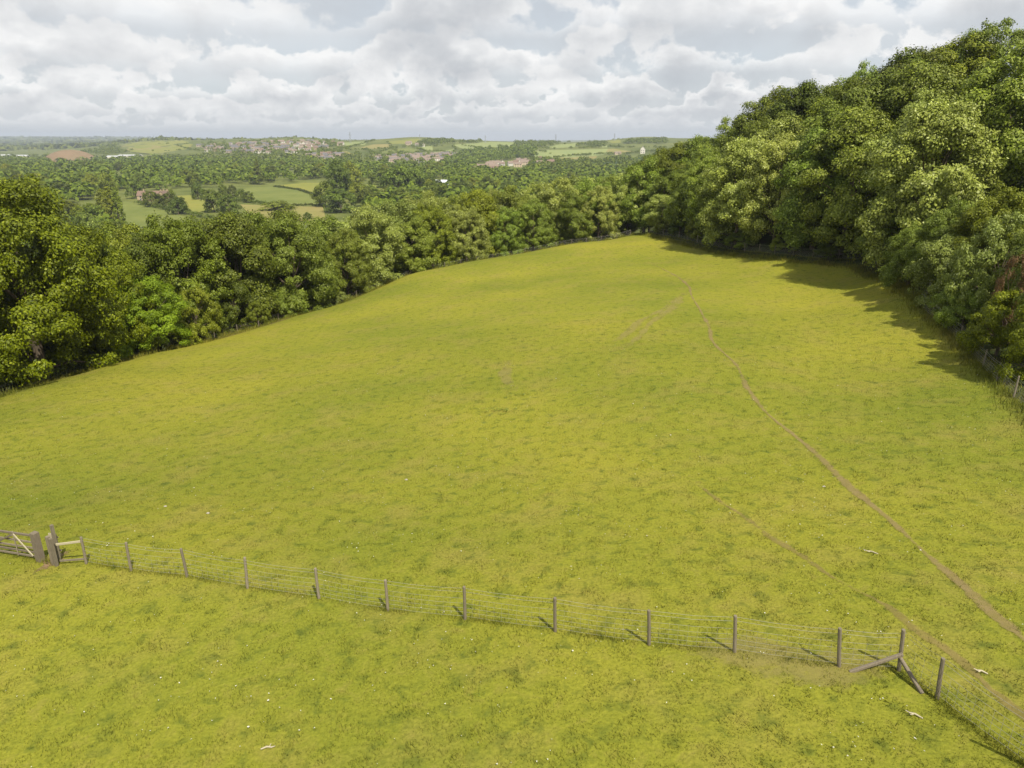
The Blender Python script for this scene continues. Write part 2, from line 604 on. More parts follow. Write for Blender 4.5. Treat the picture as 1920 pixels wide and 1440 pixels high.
def smooth_noise(X, Y, wl, seed):
    g = np.random.default_rng(seed)
    s = np.zeros_like(X)
    for _ in range(9):
        a = g.uniform(0, 2 * math.pi)
        k = 2 * math.pi / (wl * g.uniform(0.7, 1.6))
        s += np.sin((X * math.cos(a) + Y * math.sin(a)) * k + g.uniform(0, 6.28))
    return s / 3.0


def terrain(X, Y):
    X = np.asarray(X, float).ravel()
    Y = np.asarray(Y, float).ravel()
    o = np.empty_like(X)
    for i in range(0, len(X), 20000):
        W = warp(X[i:i + 20000], Y[i:i + 20000])
        o[i:i + 20000] = kern(W, CW) @ SOL[:nC] + SOL[nC] + W @ SOL[nC + 1:]
    r = np.hypot(X, Y)
    o += smooth_noise(X, Y, 11.0, 3) * 0.045
    o += smooth_noise(X, Y, 260.0, 4) * np.clip((r - 400) / 1500, 0, 1) * 1.6
    o += smooth_noise(X, Y, 900.0, 5) * np.clip((r - 3000) / 5000, 0, 1) * 9
    return o + CZ


ang = np.concatenate([np.arange(-42, 42, 0.25), np.arange(42, 318, 3.0)])
NA = len(ang)
rad = np.concatenate([[0.02], np.geomspace(2.0, 14000, 430)])
NR = len(rad)
AG, RG = np.meshgrid(np.radians(ang), rad)
GX, GY = RG * np.sin(AG), RG * np.cos(AG)
GZ = terrain(GX, GY).reshape(GX.shape)
LR = np.log(rad[1:])


def gz(X, Y):
    """height of the ground sheet as it is built"""
    X = np.atleast_1d(np.asarray(X, float))
    Y = np.atleast_1d(np.asarray(Y, float))
    r = np.maximum(np.hypot(X, Y), 2.0)
    a = (np.degrees(np.arctan2(X, Y)) + 42) % 360 - 42
    ia = np.clip(np.searchsorted(ang, a, 'right') - 1, 0, NA - 1)
    a0 = ang[ia]
    a1 = np.where(ia + 1 < NA, ang[(ia + 1) % NA], 318.0)
    fa = np.clip((a - a0) / (a1 - a0), 0, 1)
    ir = np.clip(np.searchsorted(rad, r, 'right') - 1, 1, NR - 2)
    fr = (r - rad[ir]) / (rad[ir + 1] - rad[ir])
    j = (ia + 1) % NA
    return ((GZ[ir, ia] * (1 - fa) + GZ[ir, j] * fa) * (1 - fr) + (GZ[ir + 1, ia] * (1 - fa) + GZ[ir + 1, j] * fa) * fr)


DS = np.geomspace(9, 13500, 700)


def hit(px, py):
    """where the line of sight through a photograph pixel meets the ground"""
    x, fy, fz = ray(px, py)
    z = gz(x * DS, fy * DS) - (CZ + fz * DS)
    k = np.argmax(z > 0)
    if z[k] <= 0:
        k = len(DS) - 1
    if k == 0:
        d = DS[0]
    else:
        f = z[k - 1] / (z[k - 1] - z[k])
        d = DS[k - 1] + (DS[k] - DS[k - 1]) * f
    X, Y = x * d, fy * d
    return Vector((X, Y, float(gz(X, Y)[0])))


def hits(pts):
    return [hit(*p) for p in pts]


# edge of the pasture, in plan
def plan(px, py, z):
    x, fy, fz = ray(px, py)
    d = z / fz
    return Vector((x * d, fy * d, float(gz(x * d, fy * d)[0])))


EDGE_PX = [(0, 745, -22), (100, 715, -22.3), (200, 685, -22.6), (300, 660, -23.0), (410, 635, -23.3), (530, 600, -23.5), (650, 565, -23.3), (745, 525, -22.9),
           (900, 490, -21.6), (1050, 462, -20), (1190, 440, -18.4)]
EDGE_L = [plan(*a) for a in EDGE_PX]


def edge_at(px, back=0.0):
    """point of the lower pasture edge in column px, moved `back` metres away from the camera"""
    xs_ = [a[0] for a in EDGE_PX]
    k = int(np.clip(np.searchsorted(xs_, px) - 1, 0, len(xs_) - 2))
    f = (px - xs_[k]) / (xs_[k + 1] - xs_[k])
    p = EDGE0[k].lerp(EDGE0[k + 1], f)
    q = p + Vector((p.x, p.y, 0)).normalized() * back
    return Vector((q.x, q.y, float(gz(q.x, q.y)[0])))


EDGE0 = list(EDGE_L)
d0 = (EDGE_L[0] - EDGE_L[1])
EDGE_L = [EDGE_L[0] + d0 * 4, EDGE_L[0] + d0 * 1.7] + EDGE_L
EDGE_R = hits([(1190, 440), (1270, 455), (1350, 475), (1430, 484), (1500, 491), (1600, 497), (1665, 522), (1725, 575), (1800, 640), (1900, 745)])
d1 = (EDGE_R[-1] - EDGE_R[-2])
EDGE_R = EDGE_R + [EDGE_R[-1] + d1 * 0.9, EDGE_R[-1] + d1 * 2.2]
poly = [(v.x, v.y) for v in EDGE_L] + [(v.x, v.y) for v in EDGE_R[1:]] + [(60, -150), (-130, -150)]


def seg_dist(X, Y, pl, closed=False):
    best = np.full(X.shape, 1e9)
    n = len(pl)
    for i in range(n if closed else n - 1):
        (x0, y0), (x1, y1) = pl[i], pl[(i + 1) % n]
        dx, dy = x1 - x0, y1 - y0
        tt = np.clip(((X - x0) * dx + (Y - y0) * dy) / (dx * dx + dy * dy + 1e-9), 0, 1)
        best = np.minimum(best, np.hypot(X - x0 - tt * dx, Y - y0 - tt * dy))
    return best


def inside(X, Y, pl):
    c = np.zeros(X.shape, bool)
    n = len(pl)
    for i in range(n):
        (x0, y0), (x1, y1) = pl[i], pl[(i + 1) % n]
        if y0 == y1:
            continue
        cond = ((y0 > Y) != (y1 > Y)) & (X < (x1 - x0) * (Y - y0) / (y1 - y0) + x0)
        c ^= cond
    return c


sd = seg_dist(GX, GY, poly, True) * np.where(inside(GX, GY, poly), 1, -1)
zone_f = np.clip(0.5 + sd / 2.5, 0, 1)
rr = np.hypot(GX, GY)
zone_v = np.clip((rr - 190) / 60, 0, 1)
V = np.stack([GX, GY, GZ], -1).reshape(-1, 3)
i, j = np.meshgrid(np.arange(NR - 1), np.arange(NA), indexing='ij')
j2 = (j + 1) % NA
F = np.stack([i * NA + j, i * NA + j2, (i + 1) * NA + j2, (i + 1) * NA + j], -1).reshape(-1, 4)
me = mesh_np('ground', V, F[:, ::-1], [M['ground']], True)
ca = me.color_attributes.new('zone', 'FLOAT_COLOR', 'POINT')
cdat = np.zeros((len(V), 4), np.float32)
cdat[:, 0] = zone_f.ravel()
cdat[:, 1] = zone_v.ravel()
cdat[:, 3] = 1
ca.data.foreach_set('color', cdat.ravel())
ground = link('ground', me)
tag(ground, 'yellow-green grazed hillside pasture falling to a wooded valley', 'ground', None, 'structure')


def densify(pl, step):
    o = []
    for a, b_ in zip(pl[:-1], pl[1:]):
        n = max(1, int((b_ - a).length / step))
        o += [a.lerp(b_, k / n) for k in range(n)]
    return o + [pl[-1]]


def catmull(pl, n=6):
    P_ = [pl[0] * 2 - pl[1]] + list(pl) + [pl[-1] * 2 - pl[-2]]
    o = []
    for i in range(1, len(P_) - 2):
        for k in range(n):
            t_ = k / n
            a, b_, c_, d_ = P_[i - 1], P_[i], P_[i + 1], P_[i + 2]
            o.append(0.5 * ((2 * b_) + (c_ - a) * t_ + (2 * a - 5 * b_ + 4 * c_ - d_) * t_ ** 2 + (3 * b_ - a - 3 * c_ + d_) * t_ ** 3))
    return o + [P_[-2]]


def strip(name, pxs, width, mat, label, lift=0.02, wob=0.12, seed=1):
    g = random.Random(seed)
    pl = catmull([Vector((v.x, v.y, 0)) for v in (pxs if isinstance(pxs[0], Vector) else hits(pxs))], 10)
    pl = densify(pl, 0.5)
    Vs, Fs, ac = [], [], []
    prof = (0.0, 0.75, 1.0, 0.75, 0.0)
    n = len(pl)
    for i, p in enumerate(pl):
        d = (pl[min(i + 1, n - 1)] - pl[max(i - 1, 0)]).normalized()
        s = Vector((d.y, -d.x, 0))
        o = math.sin(i * 0.31 + seed) * wob * 0.5 + g.uniform(-1, 1) * wob * 0.12
        ww = width * (1 + 0.3 * math.sin(i * 0.17 + seed * 2) + 0.15 * math.sin(i * 0.6))
        endf = min(1, i / 10, (n - 1 - i) / 10)
        for k in range(5):
            q = p + s * (o + ww * (k - 2) / 2)
            Vs.append((q.x, q.y, float(gz(q.x, q.y)[0]) + lift))
            ac.append(prof[k] * endf)
        if i:
            b0 = (i - 1) * 5
            for k in range(4):
                Fs.append((b0 + k, b0 + 5 + k, b0 + 6 + k, b0 + 1 + k))
    me = mesh_np(name, Vs, np.array(Fs)[:, ::-1], [mat], True)
    at_ = me.attributes.new('across', 'FLOAT', 'POINT')
    at_.data.foreach_set('value', np.array(ac, np.float32))
    o = link(name, me)
    tag(o, label, 'path', None, 'structure')
    return pl


PATHS = []
PATHS.append((strip('dirt_path', [(1215, 490), (1258, 512), (1290, 535), (1297, 556), (1315, 585), (1328, 610), (1335, 637), (1360, 665), (1385, 690), (1400, 727),
      (1432, 768), (1480, 810), (1540, 860), (1600, 920), (1680, 985), (1760, 1060), (1830, 1122), (1885, 1170), (1935, 1213), (2000, 1268), (2100, 1350)],
      0.19, M['path'], 'narrow winding path of bare brown earth worn across the pasture', 0.02, 0.07, 1), 0.10))
PATHS.append((strip('sheep_track', [(1285, 888), (1335, 928), (1380, 960), (1430, 995), (1490, 1035), (1550, 1075), (1640, 1125), (1700, 1165), (1760, 1210), (1835, 1268),
      (1920, 1345), (1990, 1400)], 0.17, M['path_faint'], 'fainter broken track of worn turf heading for the fence corner', 0.016, 0.10, 4), 0.07))
strip('faint_track', [(1288, 545), (1255, 580), (1222, 605), (1195, 633), (1160, 660)], 0.55, M['path_dry'], 'faint pale track branching off the winding earth path', 0.016, 0.1, 6)
strip('faint_track', [(1270, 555), (1238, 582), (1200, 603), (1172, 628), (1130, 652)], 0.45, M['path_dry'], 'second faint pale rut beside the branching track', 0.016, 0.1, 8)
strip('faint_track', [(955, 668), (948, 690), (952, 715), (965, 735)], 0.5, M['path_dry'], 'short curved mark in the turf in mid pasture', 0.016, 0.1, 9)
strip('bare_earth', [edge_at(x_, -0.3) for x_ in (390, 430, 470, 520, 560)], 1.7, M['earth'], 'bare reddish earth along the lower fence', 0.03, 0.3, 11)
strip('bare_earth', [edge_at(x_, -0.3) for x_ in (600, 640, 670, 700)], 1.3, M['earth'], 'bare reddish earth under the overhanging trees', 0.03, 0.3, 12)
strip('bare_earth', [(72, 1062), (84, 1060), (93, 1056), (99, 1048), (101, 1038)], 0.55, M['earth'], 'worn patch of brown earth at the foot of the gate posts', 0.02, 0.05, 13)


def patch(pts, mat, label, lift=0.3, name='meadow', kind='structure'):
    """a field of the valley, laid over the ground"""
    H = [Vector((v.x, v.y, 0)) for v in hits(pts)]
    pl = [(v.x, v.y) for v in H]
    xs, ys = [p[0] for p in pl], [p[1] for p in pl]
    c = Vector((sum(xs) / len(xs), sum(ys) / len(ys), 0))
    ringn = 8
    dens = densify(H + [H[0]], max((H[0] - H[1]).length / 5, 4))[:-1]
    k = len(dens)
    Vs = [c]
    for r_ in range(1, ringn + 1):
        Vs += [c.lerp(p, r_ / ringn) for p in dens]
    Vs = np.array([(v.x, v.y, 0) for v in Vs])
    Vs[:, 2] = gz(Vs[:, 0], Vs[:, 1]) + lift
    Fs = []
    for r_ in range(ringn - 1):
        for i_ in range(k):
            a = 1 + r_ * k
            Fs.append((a + i_, a + (i_ + 1) % k, a + k + (i_ + 1) % k, a + k + i_))
    for i_ in range(k):
        Fs.append((0, 1 + (i_ + 1) % k, 1 + i_, 1 + i_))
    me = bpy.data.meshes.new(name)
    me.from_pydata([tuple(v) for v in Vs], [], [f if f[2] != f[3] else f[:3] for f in Fs])
    me.materials.append(mat)
    nrm = sum((p.normal.z for p in me.polygons))
    if nrm < 0:
        me.flip_normals()
    for p in me.polygons:
        p.use_smooth = True
    o = link(name, me)
    tag(o, label, 'field', None, kind)
    return o


FIELDS = [
    ([(225, 425), (232, 378), (262, 384), (320, 397), (360, 412), (330, 430)], 'f_green', 'green meadow below the brick farmhouse'),
    ([(330, 368), (365, 366), (366, 376), (345, 376)], 'f_yel', 'bright lawn beside the brick farmhouse'),
    ([(345, 376), (398, 374), (402, 394), (365, 400), (350, 390)], 'f_yel', 'small sunlit paddock between round trees'),
    ([(432, 362), (470, 352), (515, 350), (560, 356), (595, 370), (600, 384), (520, 384), (470, 378)], 'f_green', 'mown green meadow with faint stripes in the valley'),
    ([(520, 348), (570, 343), (625, 343), (618, 356), (590, 364), (560, 354)], 'f_yel', 'yellow-green meadow before the dark wood'),
    ([(640, 350), (690, 346), (730, 352), (728, 362), (680, 362)], 'f_yel', 'sunlit meadow strip behind the round tree'),
    ([(450, 384), (520, 387), (605, 388), (612, 415), (540, 415), (470, 405)], 'f_dry', 'pale dry meadow below the hedge'),
    ([(216, 270), (250, 264.5), (352, 266), (362, 271), (350, 280), (285, 289), (245, 285)], 'f_yel', 'pale yellow hilltop field dotted with bushes'),
    ([(225, 274), (360, 274), (350, 280), (285, 289), (245, 285)], 'f_dry', 'dry lower slope of the yellow hilltop field'),
    ([(425, 293), (475, 295), (478, 300), (430, 299)], 'f_dry', 'narrow dry field below the village'),
    ([(632, 285), (650, 284), (668, 290), (640, 294)], 'f_dry', 'small dry field at the village edge'),
    ([(640, 268), (690, 265), (684, 272), (650, 274)], 'f_pale', 'pale hill field beside the terraced houses'),
    ([(675, 277), (700, 271), (732, 270), (736, 277), (700, 279)], 'f_dry', 'tawny hillside field'),
    ([(724, 266), (750, 263), (785, 260), (800, 266), (760, 270), (735, 270)], 'f_yel', 'smooth yellow-green dome of the hilltop'),
    ([(705, 287), (730, 281), (770, 277), (790, 283), (760, 288), (715, 292)], 'f_green', 'green hillside field above the white houses'),
    ([(778, 277), (810, 273), (812, 282), (790, 283)], 'f_pale', 'pale green field on the hillside'),
    ([(812, 285), (850, 280), (853, 286), (822, 291)], 'f_pale', 'pale green field beside the hill wood'),
    ([(850, 272), (885, 268), (905, 280), (870, 280)], 'f_pale', 'light green field on the ridge'),
    ([(885, 270), (920, 266), (962, 267), (972, 276), (930, 281), (900, 276)], 'f_pale', 'large light green field with a lone bush'),
    ([(1000, 289), (1010, 282), (1140, 279), (1132, 291), (1060, 296), (1005, 297)], 'f_pale', 'broad pale green field across the valley'),
    ([(1025, 276), (1060, 270), (1080, 268), (1078, 276), (1040, 278)], 'f_pale', 'small light field near the skyline'),
    ([(1125, 272), (1165, 272), (1163, 277), (1130, 277)], 'f_pale', 'thin pale field on the skyline'),
    ([(1140, 264), (1163, 262.5), (1164, 268), (1148, 269)], 'f_yel', 'pale crest field beside the ridge trees'),
    ([(1030, 297), (1120, 293), (1115, 298), (1040, 301)], 'f_dry', 'dry strip below the broad pale field'),
    ([(1060, 303), (1180, 296), (1240, 292), (1230, 340), (1120, 332), (1040, 325), (1050, 312)], 'f_scrub', 'dark green slope of young plantation'),
    ([(180, 282), (212, 278), (214, 285), (190, 288)], 'f_dry', 'small dry field beside the hill shrubs'),
    ([(1100, 281), (1150, 279), (1190, 284), (1160, 287)], 'f_dry', 'tawny field near the tall white house'),
]
for k_, (pts, mt, lb) in enumerate(FIELDS):
    patch(pts, M[mt], lb, 0.25 + 0.06 * (k_ % 4))

# ------------------------------------------------------------------ trees
def crown_mesh(name, seed, n, Rc, Hb, Ht, K, cs, leaf, flat=0.85, low=0.55, tmax=0.42, mats=None):
    g = np.random.default_rng(seed)

    def env(t_, az):
        up = np.sqrt(np.maximum(0, 1 - ((t_ - tmax) / (1 - tmax)) ** 2))
        return np.where(t_ > tmax, up, low + (1 - low) * np.sqrt(t_ / tmax))

    # boughs: large lobes over the envelope; creases stay dark between them
    KB = max(9, int(K / 7))
    tb = (np.arange(KB) + g.uniform(0.2, 0.8, KB)) / KB
    ab = np.arange(KB) * 2.399963 + g.normal(0, 0.35, KB)
    tb = tb ** 0.85
    rb_ = Rc * env(tb, ab) * g.uniform(0.50, 0.82, KB)
    CB = np.stack([rb_ * np.cos(ab), rb_ * np.sin(ab), Hb + (0.10 + 0.76 * tb) * (Ht - Hb)], -1)
    RB = Rc * g.uniform(0.30, 0.56, KB) * (0.75 + 0.4 * (1 - tb))
    CB[:, 2] = np.minimum(CB[:, 2], Ht - RB * 0.75)
    CB[:, 2] = np.maximum(CB[:, 2], Hb + RB * 0.6)
    pb = RB ** 2
    ib = g.choice(KB, K, p=pb / pb.sum())
    d_ = g.normal(0, 1, (K, 3)) + np.array([0, 0, 0.35])
    ax = CB[ib] - np.array([0, 0, Hb + 0.3 * (Ht - Hb)])
    d_ += 0.75 * ax / (np.linalg.norm(ax, axis=1, keepdims=True) + 1e-6)
    d_ /= np.linalg.norm(d_, axis=1, keepdims=True)
    C = CB[ib] + d_ * (RB[ib] * g.uniform(0.55, 1.0, K))[:, None] * np.array([1, 1, 0.82])
    C[:, 2] = np.maximum(C[:, 2], Hb + 0.1 * cs)
    rc = cs * g.uniform(0.42, 1.15, K)
    bt = np.clip(g.normal(0.5, 0.18, KB), 0, 1)[ib]
    pr = rc ** 2
    idx = g.choice(K, n, p=pr / pr.sum())
    D = g.normal(0, 1, (n, 3))
    D /= np.linalg.norm(D, axis=1, keepdims=True)
    D[:, 2] = np.where((D[:, 2] < -0.2) & (g.uniform(0, 1, n) < 0.55), -D[:, 2], D[:, 2])
    ctr = np.array([0, 0, Hb + 0.4 * (Ht - Hb)])
    O = C[idx] - ctr
    O /= np.linalg.norm(O, axis=1, keepdims=True) + 1e-6
    sh = (0.35 + 0.65 * g.uniform(0, 1, n) ** 0.45) * np.where(g.uniform(0, 1, n) < 0.12, 1.35, 1.0)
    Q = C[idx] + D * (rc[idx] * sh)[:, None] * np.array([1, 1, flat])
    N = D * 0.75 + O * 0.35 + np.array([0, 0, 0.22]) + g.normal(0, 0.36, (n, 3))
    N /= np.linalg.norm(N, axis=1, keepdims=True)
    T = D * 0.7 + O * 0.5 + np.array([0, 0, -0.25]) + g.normal(0, 0.6, (n, 3))
    T -= (T * N).sum(1, keepdims=True) * N
    T /= np.linalg.norm(T, axis=1, keepdims=True) + 1e-6
    B = np.cross(N, T)
    L = leaf * g.uniform(0.6, 1.35, n)[:, None]
    Wd = L * g.uniform(0.55, 0.85, n)[:, None]
    v0 = Q - T * L * 0.5
    v2 = Q + T * L * 0.5 - N * L * 0.12
    v1 = Q + B * Wd * 0.5 - N * L * 0.10
    v3 = Q - B * Wd * 0.5 - N * L * 0.10
    V = np.stack([v0, v1, v2, v3], 1).reshape(-1, 3)
    V[:, 2] = Hb * 0.3 + (V[:, 2] - Hb * 0.3) * (Ht - Hb * 0.3) / (np.percentile(V[:, 2], 99.7) - Hb * 0.3)
    kx = Rc / np.percentile(np.hypot(V[:, 0], V[:, 1]), 96)
    V[:, :2] *= kx
    C = C * np.array([kx, kx, 1.0])
    b_ = np.arange(n)[:, None] * 4
    F = np.concatenate([b_ + np.array([[0, 2, 1]]), b_ + np.array([[0, 3, 2]])], 1).reshape(-1, 3)
    me_ = mesh_np(name, V, F, mats or [LEAF['sycamore']], True)
    tint = np.clip(0.5 * bt + 0.5 * g.normal(0.5, 0.25, K), 0, 1)
    at_ = me_.attributes.new('tint', 'FLOAT', 'POINT')
    at_.data.foreach_set('value', np.repeat(tint[idx], 4).astype(np.float32))
    return me_, C


def trunk_mesh(name, seed, Ht, Hb, C, r0=0.32):
    g = random.Random(seed)
    mb = MB()
    top = Hb + 0.62 * (Ht - Hb)
    pts = [Vector((0, 0, -0.8)), Vector((0, 0, 0.0)), Vector((0.03, 0.02, 0.5))]
    rr_ = [r0 * 1.7, r0 * 1.45, r0 * 1.05]
    for k in range(1, 7):
        f = k / 6
        pts.append(Vector((g.uniform(-.3, .3) * f * 1.4, g.uniform(-.3, .3) * f * 1.4, 0.5 + (top - 0.5) * f)))
        rr_.append(r0 * (1 - 0.8 * f))
    mb.tube(pts, rr_, 8)
    order = list(range(len(C)))
    g.shuffle(order)
    for q in order[:13]:
        tgt = Vector(C[q])
        h = min(top * 0.95, max(Hb * 0.75, tgt.z * g.uniform(0.4, 0.65)))
        k = min(5, max(2, int(2 + 6 * (h - 0.5) / (top - 0.5))))
        a = pts[k].lerp(pts[k + 1], 0.5)
        mid = a.lerp(tgt, 0.5) + Vector((0, 0, 0.12 * (tgt - a).length))
        mb.tube([a, a.lerp(mid, 0.5), mid, tgt], [r0 * 0.42, r0 * 0.33, r0 * 0.24, r0 * 0.07], 5, cap=False)
    return mb.mesh(name, [M['bark']], True)


PROTO = {}


def proto(key, seed, n, Rc, Hb, Ht, K, cs, leaf, r0=0.25, **kw):
    cm, C = crown_mesh('crown', seed, n, Rc, Hb, Ht, K, cs, leaf, **kw)
    tm = trunk_mesh('trunk', seed, Ht, Hb, C, r0)
    PROTO[key] = (cm, tm, Ht, Rc)


# woodland trees near the pasture (height 15 m as modelled)
proto('wood_a', 11, 52000, 5.6, 0.9, 15, 240, 1.10, 0.235)
proto('wood_b', 12, 52000, 5.2, 0.6, 15, 210, 1.18, 0.235, flat=0.75)
proto('wood_c', 13, 52000, 6.0, 0.7, 15, 280, 1.02, 0.23, low=0.75)
proto('wood_d', 14, 50000, 4.8, 0.7, 15, 190, 1.15, 0.235, tmax=0.35)
proto('wood_e', 15, 54000, 6.2, 0.5, 15, 330, 0.92, 0.225, low=0.8)
# large near trees with finer foliage
proto('big_a', 21, 100000, 6.2, 1.2, 17, 330, 1.05, 0.205, 0.45, low=0.65)
proto('big_b', 22, 70000, 5.6, 0.4, 13, 270, 0.92, 0.195, 0.3, low=0.8)
# bushes
proto('bush_a', 31, 36000, 3.6, 0.1, 6, 150, 0.68, 0.155, 0.12, low=0.85)
proto('bush_b', 32, 36000, 3.4, 0.1, 6, 190, 0.56, 0.145, 0.12, low=0.9)
proto('spray', 33, 9000, 2.6, 0.4, 6, 110, 0.5, 0.13, 0.10, low=0.8, flat=1.0)
# valley trees (10 m)
for q in range(5):
    proto('valley_%d' % q, 41 + q, 6000, 4.9 + 0.3 * (q % 3), 0.2, 10, 120 + 12 * q, 1.25, 0.52, 0.25, low=0.85)
proto('conifer', 51, 3500, 2.6, 0.3, 15, 260, 0.8, 0.5, 0.25, low=1.0, tmax=0.06)
proto('poplar', 52, 6000, 2.3, 0.4, 18, 300, 0.75, 0.42, 0.3, low=0.8, tmax=0.4)
# the last two get a straight-sided outline: narrow everything above the foot of the cone
for key, pw in (('conifer', 1.0),):
    cm = PROTO[key][0]
    co = np.empty(len(cm.vertices) * 3, np.float32)
    cm.vertices.foreach_get('co', co)
    co = co.reshape(-1, 3)
    s_ = np.clip(1.05 - co[:, 2] / 15.5, 0.06, 1)
    co[:, :2] *= s_[:, None] * 1.15
    cm.vertices.foreach_set('co', co.ravel())
    cm.update()


def tree(p, h, rc, key, kind, label, group=None, name='tree', cat='tree', rz=None, parts=True, sink=0.05):
    cm, tm, H0, R0 = PROTO[key]
    e = empty(name, (p[0], p[1], p[2] - sink), random.uniform(0, 6.28) if rz is None else rz)
    e.scale = (rc / R0, rc / R0 * random.uniform(0.92, 1.08), h / H0)
    c = link('crown', cm, e)
    c.material_slots[0].link = 'OBJECT'
    c.material_slots[0].material = LEAF[kind]
    if parts:
        link('trunk', tm, e)
    tag(e, label, cat, group)
    return e


def sized(words, h, rc):
    a = 'tall ' if h > 16 else 'low ' if h < 11.5 else 'mid-height '
    b_ = 'broad ' if rc / h > 0.40 else 'narrow ' if rc / h < 0.355 else ''
    return a + b_ + words


def ztop_for(px_top, X, Y):
    """height above the camera of the line of sight that has photograph row px_top over plan point X,Y"""
    y = (px_top - 720) / FPX
    # Y = d (CP - y SP)
    d = Y / (CP - y * SP)
    return CZ - d * (y * CP + SP)


def colpx(X, Y, Z):
    d = Y * CP - (Z - CZ) * SP
    return 960 + X / d * FPX


SIL_L = [(-300, 330), (0, 335), (90, 333), (180, 360), (240, 415), (300, 412), (360, 402), (430, 404), (500, 388), (560, 396), (615, 408), (650, 385), (700, 366), (760, 362),
         (820, 354), (870, 352), (940, 346), (1000, 345), (1040, 328), (1110, 322), (1170, 332), (1230, 300)]
SIL_R = [(1150, 320), (1190, 296), (1220, 284), (1260, 264), (1330, 242), (1390, 207), (1420, 178), (1450, 163), (1500, 152), (1550, 145), (1585, 152), (1620, 120),
         (1680, 97), (1720, 91), (1760, 97), (1800, 74), (1860, 43), (1920, 30), (2000, 12), (2300, -60)]


def sil(tab, px):
    return float(np.interp(px, [a for a, _ in tab], [b_ for _, b_ in tab]))


def offset_rows(edge, side, offs, step, rnd):
    """plan points in rows beyond the pasture edge"""
    o = []
    E = [Vector((v.x, v.y, 0)) for v in edge]
    L = [0]
    for a, b_ in zip(E[:-1], E[1:]):
        L.append(L[-1] + (b_ - a).length)
    for ri, of in enumerate(offs):
        s = rnd.uniform(0, step)
        while s < L[-1]:
            k = max(0, min(len(E) - 2, int(np.searchsorted(L, s) - 1)))
            a, b_ = E[k], E[k + 1]
            f = (s - L[k]) / max(1e-6, L[k + 1] - L[k])
            d = (b_ - a).normalized()
            nrm = Vector((-d.y, d.x, 0)) * side
            p = a.lerp(b_, f) + nrm * (of + rnd.uniform(-1.6, 1.6))
            o.append((p, ri, s))
            s += step * rnd.uniform(0.75, 1.25)
    return o


rnd = random.Random(5)
WOODK = ['wood_a', 'wood_b', 'wood_c', 'wood_d', 'wood_e']
EL2 = [(v.x, v.y) for v in EDGE_L]
ER2 = [(v.x, v.y) for v in EDGE_R]


def in_field(p, m_=0.0):
    X, Y = np.array([p.x]), np.array([p.y])
    return bool(inside(X, Y, poly)[0])


# ---- belt below the pasture (its lower edge runs away to the far corner)
n_left = 0
for p, ri, s in offset_rows(EDGE_L, 1, (4.4, 11.0, 18.5), 7.2, rnd):
    if in_field(p) or p.y < 25:
        continue
    z = float(gz(p.x, p.y)[0])
    px = colpx(p.x, p.y, z)
    pxt = colpx(p.x, p.y, z + 14)
    if px < -260 or px > 1200:
        continue
    if ri == 0 and px < 560:
        continue                  # these stand in the hand-set list below
    top = sil(SIL_L, pxt) + rnd.uniform(0, 16) + (rnd.uniform(8, 40) if ri == 0 else 0)
    h = ztop_for(top, p.x, p.y) - z
    h = max(5.0, min(h, 19.0 if px > 260 else 22.0))
    rc = max(3.0, min(5.8, h * rnd.uniform(0.33, 0.43)))
    if 150 < px < 330 and ri > 0:
        h = min(h, ztop_for(425, p.x, p.y) - z)
    kind = rnd.choice(['sycamore', 'pale', 'pale', 'pale', 'olive', 'sycamore'] if px > 560 else ['olive', 'sycamore', 'dark', 'olive', 'dark'])
    lb = '%s in the belt %s' % (sized(WORDS[kind] if 'tree' in WORDS[kind] else WORDS[kind] + ' tree', h, rc),
                                ('fronting the falling lower edge of the pasture', 'standing second from the lower fence', 'deep inside the wood below the pasture', 'at the back of the wood below the pasture')[ri])
    tree((p.x, p.y, z), h, rc, rnd.choice(WOODK), kind, lb, 'trees of the belt below the pasture')
    n_left += 1


def htree(px, py, top, rpx, key, kind, label, group=None, name='tree', cat='tree', back=0.0):
    """tree whose foot is seen at (px,py), with its top at row `top` and a crown radius of rpx photograph pixels"""
    if px < 1150:
        p = edge_at(px, back)
    else:
        p = hit(px, py)
        q = p + Vector((p.x, p.y, 0)).normalized() * back
        p = Vector((q.x, q.y, float(gz(q.x, q.y)[0])))
    h = ztop_for(top, p.x, p.y) - p.z
    rc = rpx / FPX * p.y * 1.02
    return tree(p, h, rc, key, kind, label, group, name, cat)


GB = 'trees of the belt below the pasture'
htree(85, 712, 336, 150, 'big_a', 'maple', 'largest yellow-green maple, standing full height against the lower edge of the pasture', None, 'maple_tree', 'tree', 4)
htree(-120, 760, 345, 150, 'big_a', 'maple', 'yellow-green maple beside the largest maple at the lower pasture edge', None, 'maple_tree', 'tree', 5)
htree(215, 690, 440, 85, 'big_b', 'maple', 'lower yellow-green maple leaning out beside the largest maple', None, 'maple_tree', 'tree', 5)
htree(285, 662, 518, 78, 'big_b', 'bright', 'bright fresh green shrubby tree between maple and domed hawthorn', None, 'field_maple', 'tree', 2.0)
htree(372, 640, 540, 46, 'bush_b', 'olive', 'domed yellow-olive hawthorn bush at the lower fence', None, 'hawthorn_bush', 'bush', 1.8)
htree(482, 607, 565, 24, 'bush_b', 'olive', 'small round olive bush behind the lower fence posts', None, 'small_bush', 'bush', 1.6)
htree(355, 640, 404, 95, 'wood_e', 'olive', 'tall dull olive tree rising behind the domed hawthorn', GB, 'tree', 'tree', 9)
htree(300, 650, 440, 70, 'wood_c', 'dark', 'dark tree behind the bright green shrubby tree', GB, 'tree', 'tree', 10)
htree(455, 615, 400, 85, 'wood_b', 'dark', 'tall dark green tree behind the row of fence posts', GB, 'tree', 'tree', 9)
htree(555, 592, 405, 80, 'big_b', 'sycamore', 'broad green sycamore over the bare earth', GB, 'tree', 'tree', 4.5)
